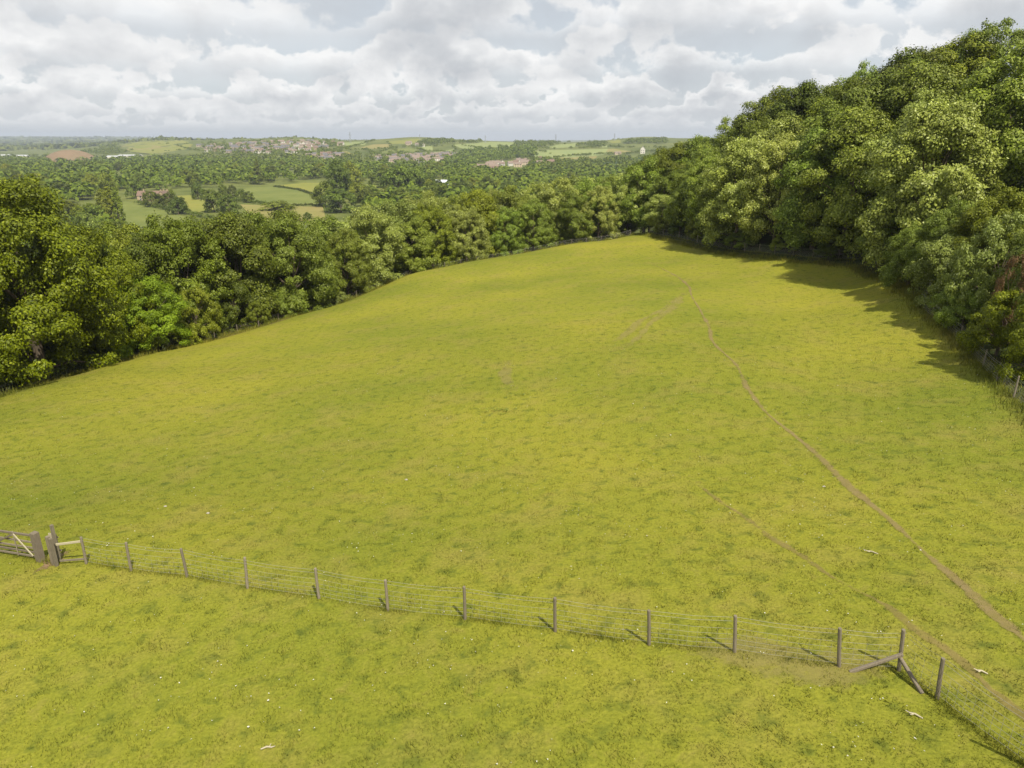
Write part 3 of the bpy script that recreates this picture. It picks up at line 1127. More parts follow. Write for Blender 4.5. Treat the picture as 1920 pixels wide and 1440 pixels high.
htree(440, 625, 520, 42, 'bush_a', 'dark', 'low dark shrub beneath the tall dark tree', None, 'shrub', 'bush', 5)
htree(540, 598, 535, 38, 'bush_a', 'sycamore', 'low leafy shrub at the foot of the broad sycamore', None, 'shrub', 'bush', 3)
htree(610, 578, 520, 40, 'bush_a', 'pale', 'low pale-leaved shrub by the bare earth under the trees', None, 'shrub', 'bush', 3)

# ---- wood on the rising bank above the pasture
for p, ri, s in offset_rows(EDGE_R, 1, (3.9, 11.0, 20, 31), 7.6, rnd):
    if in_field(p) or p.y < 30:
        continue
    z = float(gz(p.x, p.y)[0])
    px = colpx(p.x, p.y, z)
    pxt = colpx(p.x, p.y, z + 17)
    if px < 1150 or px > 2250:
        continue
    if p.y < 72 and ri < 2:
        continue                  # the near shrubbery, set below
    top = sil(SIL_R, pxt) + rnd.uniform(0, 14)
    if ri == 0:
        top += rnd.uniform(45, 100)
    elif ri == 1:
        top += rnd.uniform(20, 60)
    h = ztop_for(top, p.x, p.y) - z
    h = max(7.0, min(h, 24.0))
    rc = max(3.6, min(6.4, h * rnd.uniform(0.34, 0.44)))
    kind = rnd.choice(['pale', 'sycamore', 'pale', 'sycamore', 'olive'] if ri == 0 else ['sycamore', 'pale', 'olive', 'sycamore', 'dark'] if px < 1640 else ['dark', 'sycamore', 'beech', 'dark', 'olive'])
    lb = '%s in the wood %s' % (sized(WORDS[kind] if 'tree' in WORDS[kind] else WORDS[kind] + ' tree', h, rc),
                                ('overhanging the upper fence of the pasture', 'second from the upper pasture fence', 'part way up the wooded bank', 'high on the wooded bank', 'at the crest of the wooded bank')[ri])
    tree((p.x, p.y, z), h, rc, rnd.choice(WOODK), kind, lb, 'trees of the wood on the bank')

UND = 'understorey shrubs under the bank trees'
for v in densify([Vector((q.x, q.y, 0)) for q in EDGE_R[:7]], 5.5)[1:]:
    q = v + Vector((v.y, -v.x, 0)).normalized() * rnd.uniform(2.6, 4.2) + Vector((0, rnd.uniform(0, 2), 0))
    if in_field(q):
        continue
    q.z = float(gz(q.x, q.y)[0])
    kd = rnd.choice(['dark', 'sycamore', 'olive'])
    tree(q, rnd.uniform(2.2, 4.6), rnd.uniform(1.8, 2.8), rnd.choice(['bush_a', 'bush_b']), kd, '%s understorey shrub behind the upper fence' % kd.replace('sycamore', 'leafy green'), UND, 'shrub', 'bush')
for px_, d_, top_, kd, lb in [(1175, 152, 318, 'pale', 'pale-leaved tree closing the far corner of the pasture'), (1205, 150, 296, 'sycamore', 'green sycamore at the far corner of the pasture'),
                              (1235, 158, 280, 'sycamore', 'tall sycamore behind the far corner'), (1262, 150, 268, 'olive', 'olive tree behind the far corner'), (1300, 148, 256, 'sycamore', 'tall leafy tree next to the far corner'),
                              (1215, 170, 290, 'dark', 'dark tree in the gap behind the far corner'), (1150, 160, 330, 'sycamore', 'leafy tree at the end of the lower belt'), (1250, 142, 320, 'dark', 'dark tree in the far corner shade')]:
    X_ = (px_ - 960) / FPX * d_
    Y_ = d_ * 1.01
    z_ = float(gz(X_, Y_)[0])
    h_ = min(20, max(8, ztop_for(top_, X_, Y_) - z_))
    tree((X_, Y_, z_), h_, min(6, h_ * 0.38), rnd.choice(WOODK), kd, lb)

# ---- near shrubbery along the upper fence
GS = 'shrubs along the upper fence'
SHR = [  # px, py, top, radius px, proto, leaf, label, back
    (1672, 520, 330, 62, 'big_b', 'sycamore', 'tall green sycamore where the fence turns along the bank', 4),
    (1700, 548, 420, 58, 'big_b', 'sycamore', 'green leafy shrub leaning over the bend of the fence', 3.0),
    (1752, 592, 440, 60, 'bush_a', 'pale', 'pale flowering shrub hanging over the fence', 2.8),
    (1800, 634, 520, 58, 'bush_a', 'sycamore', 'leafy green shrub spilling over the wire fence', 2.6),
    (1862, 690, 545, 66, 'bush_a', 'maple', 'yellow-green leafy shrub drooping to the end fence posts', 3.2),
    (1935, 740, 560, 70, 'bush_a', 'maple', 'yellow-green shrub beside the last wire fence post', 3.4),
    (1760, 590, 375, 70, 'big_b', 'sycamore', 'rounded green tree crowning the shrubbery', 7),
    (1840, 650, 400, 80, 'bush_b', 'pale', 'greyish pale-leaved shrub in the middle of the shrubbery', 6),
    (1830, 640, 350, 85, 'big_b', 'olive', 'dull olive thorn tree at the top of the shrubbery', 10),
    (1920, 700, 400, 85, 'big_b', 'sycamore', 'tall green shrub behind the drooping yellow-green shrub', 8),
    (1880, 640, 322, 34, 'spray', 'russet', 'thin russet tree top above the shrubbery', 11),
    (1800, 620, 468, 28, 'spray', 'russet', 'small russet dying shrub among the pale leaves', 4),
    (1865, 690, 470, 34, 'spray', 'russet', 'sparse russet shrub between pale and yellow-green shrubs', 4.2),
    (1985, 760, 420, 95, 'big_b', 'dark', 'dark shrub at the end of the shrubbery', 7),
    (1700, 545, 380, 65, 'wood_b', 'dark', 'dark tree filling the bend behind the sycamore', 10),
    (1900, 660, 350, 85, 'bush_b', 'olive', 'olive thorn shrub beneath the russet tree top', 12),
]
for px, py, top, rp, key, kd, lb, bk in SHR:
    htree(px, py, top, rp, key, kd, lb, GS, 'shrub' if 'shrub' in lb else 'tree', 'bush' if 'shrub' in lb else 'tree', bk)

# ---- valley: single trees, woodland, hedges
VAL = ['valley_%d' % q for q in range(5)]
GV = 'trees of the valley wood'


def vtree(px, py, hpx, rpx, kind, label, key=None, name='tree', group=None):
    p = hit(px, py)
    s = p.y / FPX * 1.04
    return tree(p, hpx * s, rpx * s, key or rnd.choice(VAL), kind, label, group, name, 'tree', None, True, 0.3)


for px, py, hp, rp, kd, lb in [
    (402, 398, 40, 19, 'dark', 'round dark tree between the two paddocks'), (432, 404, 36, 20, 'dark', 'dark spreading tree below the striped meadow'),
    (418, 372, 26, 8, 'dark', 'slender dark tree at the corner of the striped meadow'), (437, 374, 26, 9, 'dark', 'upright dark tree beside the striped meadow'),
    (452, 376, 20, 9, 'dark', 'small dark tree at the foot of the striped meadow'), (467, 380, 20, 11, 'dark', 'round dark bush at the foot of the striped meadow'),
    (372, 374, 30, 13, 'dark', 'dark tree at the end of the lawn'), (320, 392, 30, 16, 'dark', 'dark rounded tree below the farmhouse'), (285, 388, 28, 16, 'dark', 'dark tree in front of the farmhouse'),
    (303, 386, 20, 10, 'dark', 'small dark tree in front of the farmhouse gable'), (335, 402, 30, 18, 'dark', 'broad dark tree at the meadow hedge'), (322, 374, 18, 9, 'olive', 'bright round tree at the farmhouse end'),
    (610, 388, 44, 22, 'dark', 'large dark tree ending the pale meadow'), (640, 372, 66, 24, 'dark', 'tall spreading oak standing between the meadows'), (655, 352, 44, 22, 'olive', 'tall olive tree behind the spreading oak'),
    (640, 398, 40, 30, 'dark', 'low dark tree before the spreading oak'), (690, 375, 26, 26, 'dark', 'low dark tree below the sunlit strip'), (715, 352, 34, 26, 'dark', 'dark rounded tree beside the sunlit strip'),
    (748, 364, 50, 34, 'dark', 'massive dark tree clump beside the white roof'), (780, 364, 46, 30, 'dark', 'massive dark tree next to the white roof'), (805, 362, 34, 20, 'dark', 'dark tree hiding the foot of the white roof'),
    (815, 362, 22, 14, 'dark', 'small dark tree at the foot of the white roof'), (578, 412, 14, 9, 'dark', 'lone small bush in the pale dry meadow'), (520, 394, 16, 30, 'olive', 'low leafy tree on the hedge of the pale meadow'),
    (252, 372, 34, 14, 'sycamore', 'green tree at the side of the farmhouse'), (262, 358, 30, 14, 'dark', 'dark tree behind the farmhouse'), (300, 356, 22, 14, 'sycamore', 'fresh green tree behind the farmhouse roof'),
    (205, 372, 44, 17, 'olive', 'pale olive domed tree above the poplars'), (172, 362, 30, 14, 'olive', 'olive domed tree beside the white gable'), (140, 366, 26, 14, 'dark', 'dark tree beside the white gable'),
]:
    vtree(px, py, hp, rp, kd, lb)
vtree(485, 346, 48, 12, 'dark', 'tall dark conifer standing out of the valley wood', 'conifer', 'conifer_tree')
vtree(622, 338, 36, 8, 'dark', 'slim dark conifer beside the spreading oak', 'conifer', 'conifer_tree')
for px, py, hp, rp in [(200, 428, 68, 12), (214, 432, 76, 12), (228, 432, 74, 10)]:
    vtree(px, py, hp, rp, 'olive', 'tall slender poplar in the row beside the valley meadow', 'poplar', 'poplar_tree', 'row of poplars')

POLYS = [  # wooded ground, as seen
    [(-60, 322), (-60, 392), (130, 380), (240, 352), (330, 356), (420, 350), (560, 343), (640, 336), (760, 346), (860, 330), (860, 318), (760, 318), (640, 322), (500, 316), (300, 312), (120, 318)],
    [(840, 330), (1200, 335), (1200, 345), (840, 350)],
    [(660, 372), (800, 366), (850, 356), (1160, 343), (1160, 372), (900, 380), (700, 398)],
    [(-60, 372), (110, 366), (195, 372), (200, 440), (270, 480), (-60, 480)],
]
taken = []


def rand_in(polys_px, g):
    pl = polys_px
    xs, ys = [p[0] for p in pl], [p[1] for p in pl]
    for _ in range(200):
        x, y = g.uniform(min(xs), max(xs)), g.uniform(min(ys), max(ys))
        if bool(inside(np.array([x]), np.array([y]), pl)[0]):
            return x, y
    return xs[0], ys[0]


vk = ['sycamore', 'olive', 'dark', 'dark', 'maple', 'olive', 'far']
VW = {'sycamore': 'leafy green tree', 'olive': 'olive green tree', 'dark': 'dark green tree', 'maple': 'yellow-green tree', 'far': 'dull green tree'}
cnt = 0
tries = 0
g = random.Random(77)
while cnt < 165 and tries < 3000:
    tries += 1
    u_ = g.random()
    x, y = rand_in(POLYS[0] if u_ < 0.52 else POLYS[1] if u_ < 0.60 else POLYS[2] if u_ < 0.84 else POLYS[3], g)
    p = hit(x, y)
    if any((p.x - q[0]) ** 2 + (p.y - q[1]) ** 2 < q[2] for q in taken):
        continue
    taken.append((p.x, p.y, 90 if p.y < 700 else 150))
    kd = g.choice(vk)
    h = g.uniform(10, 17)
    tree(p, h, h * g.uniform(0.48, 0.62), g.choice(VAL), kd, '%s in the valley wood' % VW[kd], GV, 'tree', 'tree', None, True, 0.3)
    cnt += 1


def leaf_cloud(C, Rr, n_per, leaf, g):
    """leaf faces for many small far crowns at once"""
    K = len(C)
    idx = np.repeat(np.arange(K), n_per)
    n = len(idx)
    D = g.normal(0, 1, (n, 3))
    D /= np.linalg.norm(D, axis=1, keepdims=True)
    D[:, 2] = np.abs(D[:, 2]) * 1.0 - 0.15
    lump = 1 + 0.22 * np.sin(D[:, 0] * 6 + idx) + 0.2 * np.cos(D[:, 1] * 7 + idx * 1.7)
    Q = C[idx] + D * Rr[idx] * (g.uniform(0.7, 1, n) * lump)[:, None]
    N = D + g.normal(0, 0.3, (n, 3)) + np.array([0, 0, .25])
    N /= np.linalg.norm(N, axis=1, keepdims=True)
    T = np.cross(N, g.normal(0, 1, (n, 3)))
    T /= np.linalg.norm(T, axis=1, keepdims=True) + 1e-6
    B = np.cross(N, T)
    L = (leaf[idx] * g.uniform(0.7, 1.3, n))[:, None]
    V = np.stack([Q - T * L * .5, Q + B * L * .4, Q + T * L * .5, Q - B * L * .4], 1).reshape(-1, 3)
    b_ = np.arange(n)[:, None] * 4
    F = b_ + np.array([[0, 3, 2, 1]])
    return V, F


gn = np.random.default_rng(99)


def stuff_wood(name, regions, label, mat, hmin, hmax, n_per, jitter=0):
    C, Rr = [], []
    g_ = random.Random(hash(label) % 1000 if False else len(label))
    for pl, cnt_ in regions:
        for _ in range(cnt_):
            if len(pl) == 2 or isinstance(pl[0], str):
                q = pl[1]
                f = g_.random() * (len(q) - 1)
                k = min(int(f), len(q) - 2)
                x = q[k][0] + (q[k + 1][0] - q[k][0]) * (f - k) + g_.gauss(0, 1.0)
                y = q[k][1] + (q[k + 1][1] - q[k][1]) * (f - k) + g_.gauss(0, 0.3)
                s = 0.62
            else:
                x, y = rand_in(pl, g_)
                s = 1
            p = hit(x, y)
            h = g_.uniform(hmin, hmax) * s
            r_ = h * g_.uniform(0.5, 0.8)
            C.append((p.x, p.y, p.z + h * 0.42))
            Rr.append((r_, r_, h * 0.56))
    C, Rr = np.array(C), np.array(Rr)
    V, F = leaf_cloud(C, Rr, n_per, Rr[:, 0] * 0.45, gn)
    o = link(name, mesh_np(name, V, F, [mat], False))
    tag(o, label, 'woodland', None, 'stuff')


stuff_wood('woodland', [
    (POLYS[0], 520), (POLYS[1], 200), (POLYS[2], 90), (POLYS[3], 50),
    ([(-60, 300), (100, 303), (300, 300), (420, 303), (520, 308), (650, 305), (650, 320), (300, 318), (-60, 322)], 420),
    ([(640, 312), (860, 310), (920, 326), (1000, 326), (1050, 330), (1240, 320), (1240, 345), (860, 335), (640, 325)], 330),
    ([(835, 305), (840, 295), (870, 285), (990, 276), (1003, 283), (1000, 296), (960, 301), (900, 306), (880, 312)], 260),
], 'far broadleaf woods of the valley floor and the opposite slope', LEAF['far'], 9, 15, 95)
L = 'line'
stuff_wood('far_woodland', [
    ([(780, 272), (800, 264), (850, 263), (852, 271), (820, 272), (790, 275)], 90), ([(1168, 270), (1180, 264), (1250, 263), (1250, 270)], 120),
    ([(962, 268), (1040, 266), (1060, 272), (1000, 278), (975, 276)], 100), ([(1080, 275), (1120, 266), (1140, 270), (1120, 278)], 50),
    ([(145, 287), (180, 280), (215, 270), (222, 276), (240, 288), (200, 292)], 110), ([(860, 268), (905, 266), (900, 268), (870, 270)], 26),
    ([(-60, 292), (250, 296), (400, 292), (640, 298), (640, 304), (-60, 304)], 300),
    ([(370, 270), (480, 266), (640, 268), (640, 292), (500, 296), (400, 290)], 220), ([(640, 290), (850, 288), (850, 308), (640, 308)], 110),
    ([(1060, 303), (1180, 297), (1240, 292), (1230, 335), (1060, 325)], 240), ([(990, 300), (1060, 303), (1050, 325), (990, 322)], 90),
    ((L, [(620, 287), (665, 275), (702, 264)]), 55), ((L, [(680, 282), (735, 279), (770, 275), (830, 275)]), 40), ((L, [(700, 292), (720, 284), (736, 279)]), 20),
    ((L, [(770, 275), (795, 284), (850, 287)]), 32), ((L, [(850, 270), (880, 276), (910, 281), (935, 282)]), 26), ((L, [(1000, 281), (1080, 279), (1140, 276), (1165, 277)]), 50),
    ((L, [(1035, 297), (1080, 293), (1120, 291)]), 34), ((L, [(1120, 290), (1170, 290), (1200, 286), (1250, 284)]), 46), ((L, [(1120, 273), (1170, 277), (1250, 278)]), 40),
    ((L, [(725, 266), (737, 279), (745, 288)]), 14), ((L, [(850, 270), (855, 282)]), 8), ((L, [(330, 274), (360, 282), (410, 290)]), 26), ((L, [(220, 270), (360, 270.5)]), 9),
    ((L, [(240, 282), (310, 285), (360, 280)]), 12), ((L, [(540, 262), (600, 262), (640, 266)]), 16), ((L, [(1000, 296), (1040, 300), (1075, 305)]), 26), ((L, [(935, 274), (940, 274.5)]), 4),
    ((L, [(1010, 283), (1035, 290)]), 5), ((L, [(640, 281), (690, 283), (705, 290)]), 20), ((L, [(1060, 268), (1100, 263), (1170, 262)]), 22),
], 'distant hedges, copses and garden trees on the hills', LEAF['far'], 8, 13, 50)

# far plain at the left: hedgerow and wood texture many kilometres off
C, Rr = [], []
g_ = random.Random(3)
for _ in range(1500):
    px_, d_ = g_.uniform(-150, 700), math.exp(g_.uniform(math.log(3200), math.log(11500)))
    X_, Y_ = (px_ - 960) / FPX * d_, d_ * 1.06
    h = g_.uniform(8, 15)
    C.append((X_, Y_, float(gz(X_, Y_)[0]) + h * 0.3))
    r_ = g_.uniform(8, 26)
    Rr.append((r_ * 1.6, r_, h * 0.7))
C, Rr = np.array(C), np.array(Rr)
V, F = leaf_cloud(C, Rr, 18, Rr[:, 0] * 0.9, gn)
tag(link('distant_woods', mesh_np('distant_woods', V, F, [LEAF['far']])), 'hazy woods of the far plain toward the horizon', 'woodland', None, 'stuff')


def hedge(pts, h, wd, label, kind='dark', leaf=0.7):
    pl = densify([Vector((v.x, v.y, 0)) for v in hits(pts)], wd * 0.6)
    C = np.array([(p.x, p.y, float(gz(p.x, p.y)[0]) + h * 0.45) for p in pl]) + gn.normal(0, wd * 0.12, (len(pl), 3))
    Rr = np.stack([np.full(len(pl), wd * .6), np.full(len(pl), wd * .6), np.full(len(pl), h * .6)], -1) * gn.uniform(.75, 1.2, (len(pl), 1))
    V, F = leaf_cloud(C, Rr, 60, np.full(len(pl), leaf), gn)
    b0 = C[0].copy()
    b0[2] -= h * 0.45
    tag(link('hedge', mesh_np('hedge', V - b0, F, [LEAF[kind]]), None, tuple(b0)), label, 'hedge')


hedge([(515, 351), (560, 357), (600, 371)], 2.2, 3.0, 'dark field hedge between the striped and the yellow meadow')
hedge([(522, 386), (560, 387), (605, 387)], 2.4, 2.6, 'dark clipped hedge along the top of the pale dry meadow')
hedge([(440, 377), (480, 382), (520, 386)], 2.6, 3.0, 'low hedge at the foot of the striped meadow')
hedge([(258, 383), (300, 392), (350, 402), (400, 412)], 3.0, 4.0, 'dark hedge with trees between the two lower meadows')

# ------------------------------------------------------------------ buildings of the valley
M['brick'] = simple('buff_brick', (0.34, 0.25, 0.16), (0.40, 0.31, 0.20), 0.8)
M['roof_red'] = simple('red_roof', (0.20, 0.13, 0.095), (0.17, 0.12, 0.09), 0.8)
M['roof_grey'] = simple('slate_roof', (0.11, 0.105, 0.11), (0.16, 0.15, 0.145), 0.6)
M['roof_brown'] = simple('brown_roof', (0.19, 0.145, 0.115), (0.25, 0.19, 0.15), 0.6)
M['render'] = simple('white_render', (0.72, 0.68, 0.60), (0.60, 0.56, 0.48), 0.4)
M['cream'] = simple('cream_wall', (0.55, 0.44, 0.30), (0.48, 0.38, 0.27), 0.4)
M['stone_w'] = simple('stone_wall', (0.33, 0.27, 0.20), (0.40, 0.33, 0.25), 0.5)
M['white_sheet'] = simple('white_sheeting', (0.80, 0.80, 0.80), (0.72, 0.73, 0.74), 0.3, 0.5, 0.4, 0.05)
M['grey_sheet'] = simple('grey_sheeting', (0.50, 0.50, 0.49), (0.42, 0.43, 0.44), 0.3, 0.5, 0.4, 0.05)
M['pane'] = simple('window_pane', (0.03, 0.035, 0.04), (0.05, 0.055, 0.06), 1.0, 0.15, 0.6, 0.0)


def gable(mb, L_, W_, He, Hr, mw=0, mr=1, over=0.35, th=0.22, mbr=None):
    mbr = mbr or mb
    x, y = L_ / 2, W_ / 2
    mb.add([(-x, -y, -1.5), (x, -y, -1.5), (x, y, -1.5), (-x, y, -1.5), (-x, -y, He), (x, -y, He), (x, y, He), (-x, y, He), (-x, 0, Hr), (x, 0, Hr)],
           [(0, 1, 5, 4), (2, 3, 7, 6), (1, 2, 6, 9, 5), (3, 0, 4, 8, 7)], mw)
    sl = (Hr - He) / y
    for s in (-1, 1):
        e = y + over
        ze = He - sl * over
        A_ = [(-x - over, s * e, ze + 0.03), (x + over, s * e, ze + 0.03), (x + over, 0, Hr + 0.03), (-x - over, 0, Hr + 0.03)]
        B_ = [(a, b_, c_ + th) for a, b_, c_ in A_]
        fs = [(0, 3, 2, 1), (4, 5, 6, 7), (0, 1, 5, 4), (1, 2, 6, 5), (2, 3, 7, 6), (3, 0, 4, 7)]
        if s > 0:
            fs = [f[::-1] for f in fs]
        mbr.add(A_ + B_, fs, mr)


def building(p, rz, L_, W_, He, Hr, wall, roof, label, name='house', wins=(), chim=(), cat='house', group=None):
    e = empty(name, p, rz)
    a, b_ = MB(), MB()
    gable(a, L_, W_, He, Hr, 0, 0, mbr=b_)
    a.build('wall', M[wall], e)
    rf = b_.build('roof', M[roof], e)
    for cx in chim:
        c_ = MB()
        c_.box((cx, 0, Hr + 0.6), (0.9, 0.7, 1.9))
        c_.box((cx, 0, Hr + 1.6), (1.05, 0.85, 0.16))
        c_.build('chimney', M['brick'], rf)
    for (side, u, z_, ww, hh) in wins:
        f_, g2 = MB(), MB()
        if side in 'fb':
            yy = (-W_ / 2 - 0.03) if side == 'f' else (W_ / 2 + 0.03)
            f_.box((u, yy, z_), (ww + 0.24, 0.08, hh + 0.24))
            g2.box((u, yy + (-0.05 if side == 'f' else 0.05), z_), (ww, 0.04, hh))
        else:
            xx = (-L_ / 2 - 0.03) if side == 'l' else (L_ / 2 + 0.03)
            f_.box((xx, u, z_), (0.08, ww + 0.24, hh + 0.24))
            g2.box((xx + (-0.05 if side == 'l' else 0.05), u, z_), (0.04, ww, hh))
        wf = f_.build('window', M['render'], e)
        g2.build('pane', M['pane'], wf)
    tag(e, label, cat, group)
    return e


p = hit(290, 376)
building(p, 0.10, 26, 8.5, 4.6, 8.2, 'brick', 'roof_red', 'long buff brick farmhouse with red tiled roof in the valley', 'farmhouse',
         [('f', u, z_, 1.4, 1.5) for u in (-10, -6, -2, 2, 6, 10) for z_ in (1.4, 3.6)] + [('r', u, 3.4, 1.3, 1.5) for u in (-1.8, 1.8)], (-8, 9, 12))
p = hit(308, 378)
building(p, 1.67, 11, 7, 5.2, 9.0, 'brick', 'roof_red', 'gabled brick wing at the end of the farmhouse', 'farmhouse_wing', [('l', u, z_, 1.3, 1.5) for u in (-1.6, 1.6) for z_ in (1.4, 3.8)], (-4,))
p = hit(151, 368)
building(p, 1.5, 9, 7.5, 4.5, 9.5, 'render', 'roof_brown', 'white gabled cottage among the valley trees', 'cottage', [('l', u, 3, 1.2, 1.4) for u in (-1.7, 1.7)], (2.0,))
p = hit(827, 349)
building(p, -0.55, 17, 10, 3.2, 6.6, 'white_sheet', 'white_sheet', 'large bright white-roofed shed behind the dark trees', 'white_shed', [('f', u, 1.5, 2.2, 1.9) for u in (-5.5, 0, 5.5)], (), 'shed')
p = hit(1205, 288)
building(p, 1.35, 13, 11, 11, 17, 'render', 'roof_grey', 'tall white gabled house on the far hillside', 'house', [('l', u, z_, 1.6, 2.2) for u in (-2.5, 2.5) for z_ in (3, 7.5)] + [('f', u, 7, 1.6, 2.2) for u in (-3, 3)], (4,))
p = hit(1158, 290)
building(p, 0.15, 16, 8, 4.2, 7.2, 'cream', 'roof_brown', 'low cream farmhouse near the tall white house', 'house', [('f', u, 2.2, 1.6, 1.4) for u in (-4, 0, 4)], (5,))

HM = []
for L_, W_, He, Hr, ww_, rf in [(9, 7, 5, 8, 'render', 'roof_grey'), (14, 7, 5, 8, 'cream', 'roof_brown'), (10, 8, 5.2, 8.6, 'brick', 'roof_red'), (22, 7.5, 5.2, 8.2, 'stone_w', 'roof_grey'),
                                (9, 7, 5, 8, 'render', 'roof_brown'), (18, 7.5, 5.2, 8.4, 'render', 'roof_brown')]:
    mb = MB()
    gable(mb, L_, W_, He, Hr, 0, 1)
    mb.box((L_ * 0.3, 0, Hr + 0.5), (0.9, 0.7, 1.8), 2)
    for u in (-0.3, 0, 0.3):
        for z_ in (1.5, 3.9):
            mb.box((u * L_, -W_ / 2 - 0.02, z_), (1.3, 0.06, 1.3), 3)
    HM.append(mb.mesh('house', [M[ww_], M[rf], M['brick'], M['pane']]))
HL = ['small white slate-roofed house', 'cream house with brown roof', 'small brick house with red roof', 'long grey stone terrace', 'small white house with brown roof', 'white terrace with brown roof']


def houses(pl, n, where, group, seed, ch=(0, 1, 2, 3, 4, 5), mind=11):
    g_ = random.Random(seed)
    got = []
    for _ in range(n * 5):
        if len(got) >= n:
            break
        x, y = rand_in(pl, g_)
        p = hit(x, y)
        if any((p.x - q.x) ** 2 + (p.y - q.y) ** 2 < mind ** 2 for q in got):
            continue
        got.append(p)
        k = g_.choice(ch)
        o = link('house', HM[k], None, (p.x, p.y, p.z + 0.2))
        o.rotation_euler = (0, 0, g_.choice((0, 0, 0.12, -0.15, 1.57, 0.3)) + g_.uniform(-0.1, 0.1))
        tag(o, HL[k] + ' ' + where, 'house', group)


houses([(370, 272), (480, 269), (560, 266), (640, 268), (640, 276), (560, 288), (470, 291), (385, 285)], 105, 'in the hillside village', 'houses of the hillside village', 21)
houses([(575, 294), (640, 290), (655, 300), (600, 303)], 22, 'below the hillside village', 'houses below the village', 22)
houses([(690, 302), (700, 296), (860, 289), (870, 296), (850, 303), (760, 309)], 66, 'in the pale rows under the green hill', 'houses under the green hill', 23, (0, 4, 5, 5, 1, 3))
houses([(890, 318), (910, 311), (985, 303), (1000, 307), (960, 318), (905, 326)], 26, 'beside the far wood', 'houses beside the far wood', 24, (4, 5, 1, 2))
houses([(980, 331), (1060, 329), (1060, 335), (985, 336)], 9, 'behind the tree belt', 'houses behind the belt', 25, (1, 5))
houses([(1000, 300), (1050, 308), (1030, 316), (1000, 312)], 5, 'below the tawny scrub', 'houses below the scrub', 26, (1, 2))
houses([(735, 268), (770, 270), (760, 274), (820, 276)], 6, 'scattered on the green hill', 'farms of the green hill', 27, (4, 1))

# sheds and spoil heap on the plain
for px, py, L_, lb in [(45, 296, 38, 'long pale industrial shed far on the plain'), (12, 295, 26, 'pale industrial shed beside the longest shed'), (163, 297, 30, 'white industrial shed at the foot of the brown mound'),
                       (213, 298, 28, 'white factory roof below the yellow hill'), (238, 296, 40, 'largest white factory roof below the yellow hill'), (258, 296, 24, 'pale factory shed at the end of the row')]:
    building(hit(px, py), random.uniform(-0.15, 0.15), L_, 18, 6, 8.5, 'render', 'grey_sheet', lb, 'industrial_shed', [], (), 'shed')

p = hit(132, 302)
Vs, Fs = [], []
for i_ in range(9):
    f = i_ / 8
    for k in range(40):
        a = 2 * math.pi * k / 40
        r_ = (1 - f) ** 0.8
        Vs.append((78 * r_ * math.cos(a) * (1 + .08 * math.sin(3 * a)), 55 * r_ * math.sin(a), -4 + 30 * (1 - (1 - f) ** 1.7) + math.sin(a * 5 + f * 8)))
for i_ in range(8):
    for k in range(40):
        Fs.append((i_ * 40 + k, i_ * 40 + (k + 1) % 40, (i_ + 1) * 40 + (k + 1) % 40, (i_ + 1) * 40 + k))
o = link('spoil_mound', mesh_np('spoil_mound', Vs, Fs, [M['f_brown']], True), None, tuple(p))
tag(o, 'bare brown spoil mound rising from the far plain', 'mound', None, 'structure')

# pylons on the skyline
M['steel'] = simple('pylon_steel', (0.28, 0.29, 0.30), (0.34, 0.35, 0.36), 1)


def pylon(px, py, hpx):
    p = hit(px, py)
    H_ = hpx / FPX * p.y
    e = empty('electricity_pylon', p, random.uniform(-0.4, 0.4))
    hw = H_ * 0.09
    for sx in (-1, 1):
        for sy in (-1, 1):
            mb = MB()
            mb.tube([(sx * hw, sy * hw, -1), (sx * hw * .35, sy * hw * .35, H_ * .6), (0, 0, H_)], [0.28, 0.22, 0.15], 4)
            mb.build('leg', M['steel'], e)
    mb = MB()
    for k in range(8):
        z0, z1 = H_ * k / 9, H_ * (k + 1) / 9
        r0, r1 = [hw * max(0.1, 1 - 1.08 * z_ / H_) for z_ in (z0, z1)]
        for s in (-1, 1):
            mb.bar((-r0, s * r0, z0), (r1, s * r1, z1), 0.14, 0.14)
            mb.bar((s * r0, r0, z0), (s * r1, -r1, z1), 0.14, 0.14)
    mb.build('lattice', M['steel'], e)
    for z_, l_ in ((0.62, .17), (0.76, .20), (0.9, .14)):
        mb = MB()
        mb.bar((-H_ * l_, 0, H_ * z_), (H_ * l_, 0, H_ * z_), 0.3, 0.3)
        mb.bar((-H_ * l_, 0, H_ * z_), (0, 0, H_ * (z_ + .06)), 0.2, 0.2)
        mb.bar((H_ * l_, 0, H_ * z_), (0, 0, H_ * (z_ + .06)), 0.2, 0.2)
        mb.build('crossarm', M['steel'], e)
    return e


for (px, py, hp, lb) in [(657, 268, 19, 'steel electricity pylon on the ridge beside the village'), (787, 261.5, 9, 'small steel pylon behind the smooth hilltop'), (910, 268, 13, 'steel pylon behind the light green field'),
                         (1042, 268, 15, 'steel pylon above the ridge copse'), (1152, 264, 13, 'steel pylon on the pale crest field')]:
    tag(pylon(px, py, hp), lb, 'pylon', None)

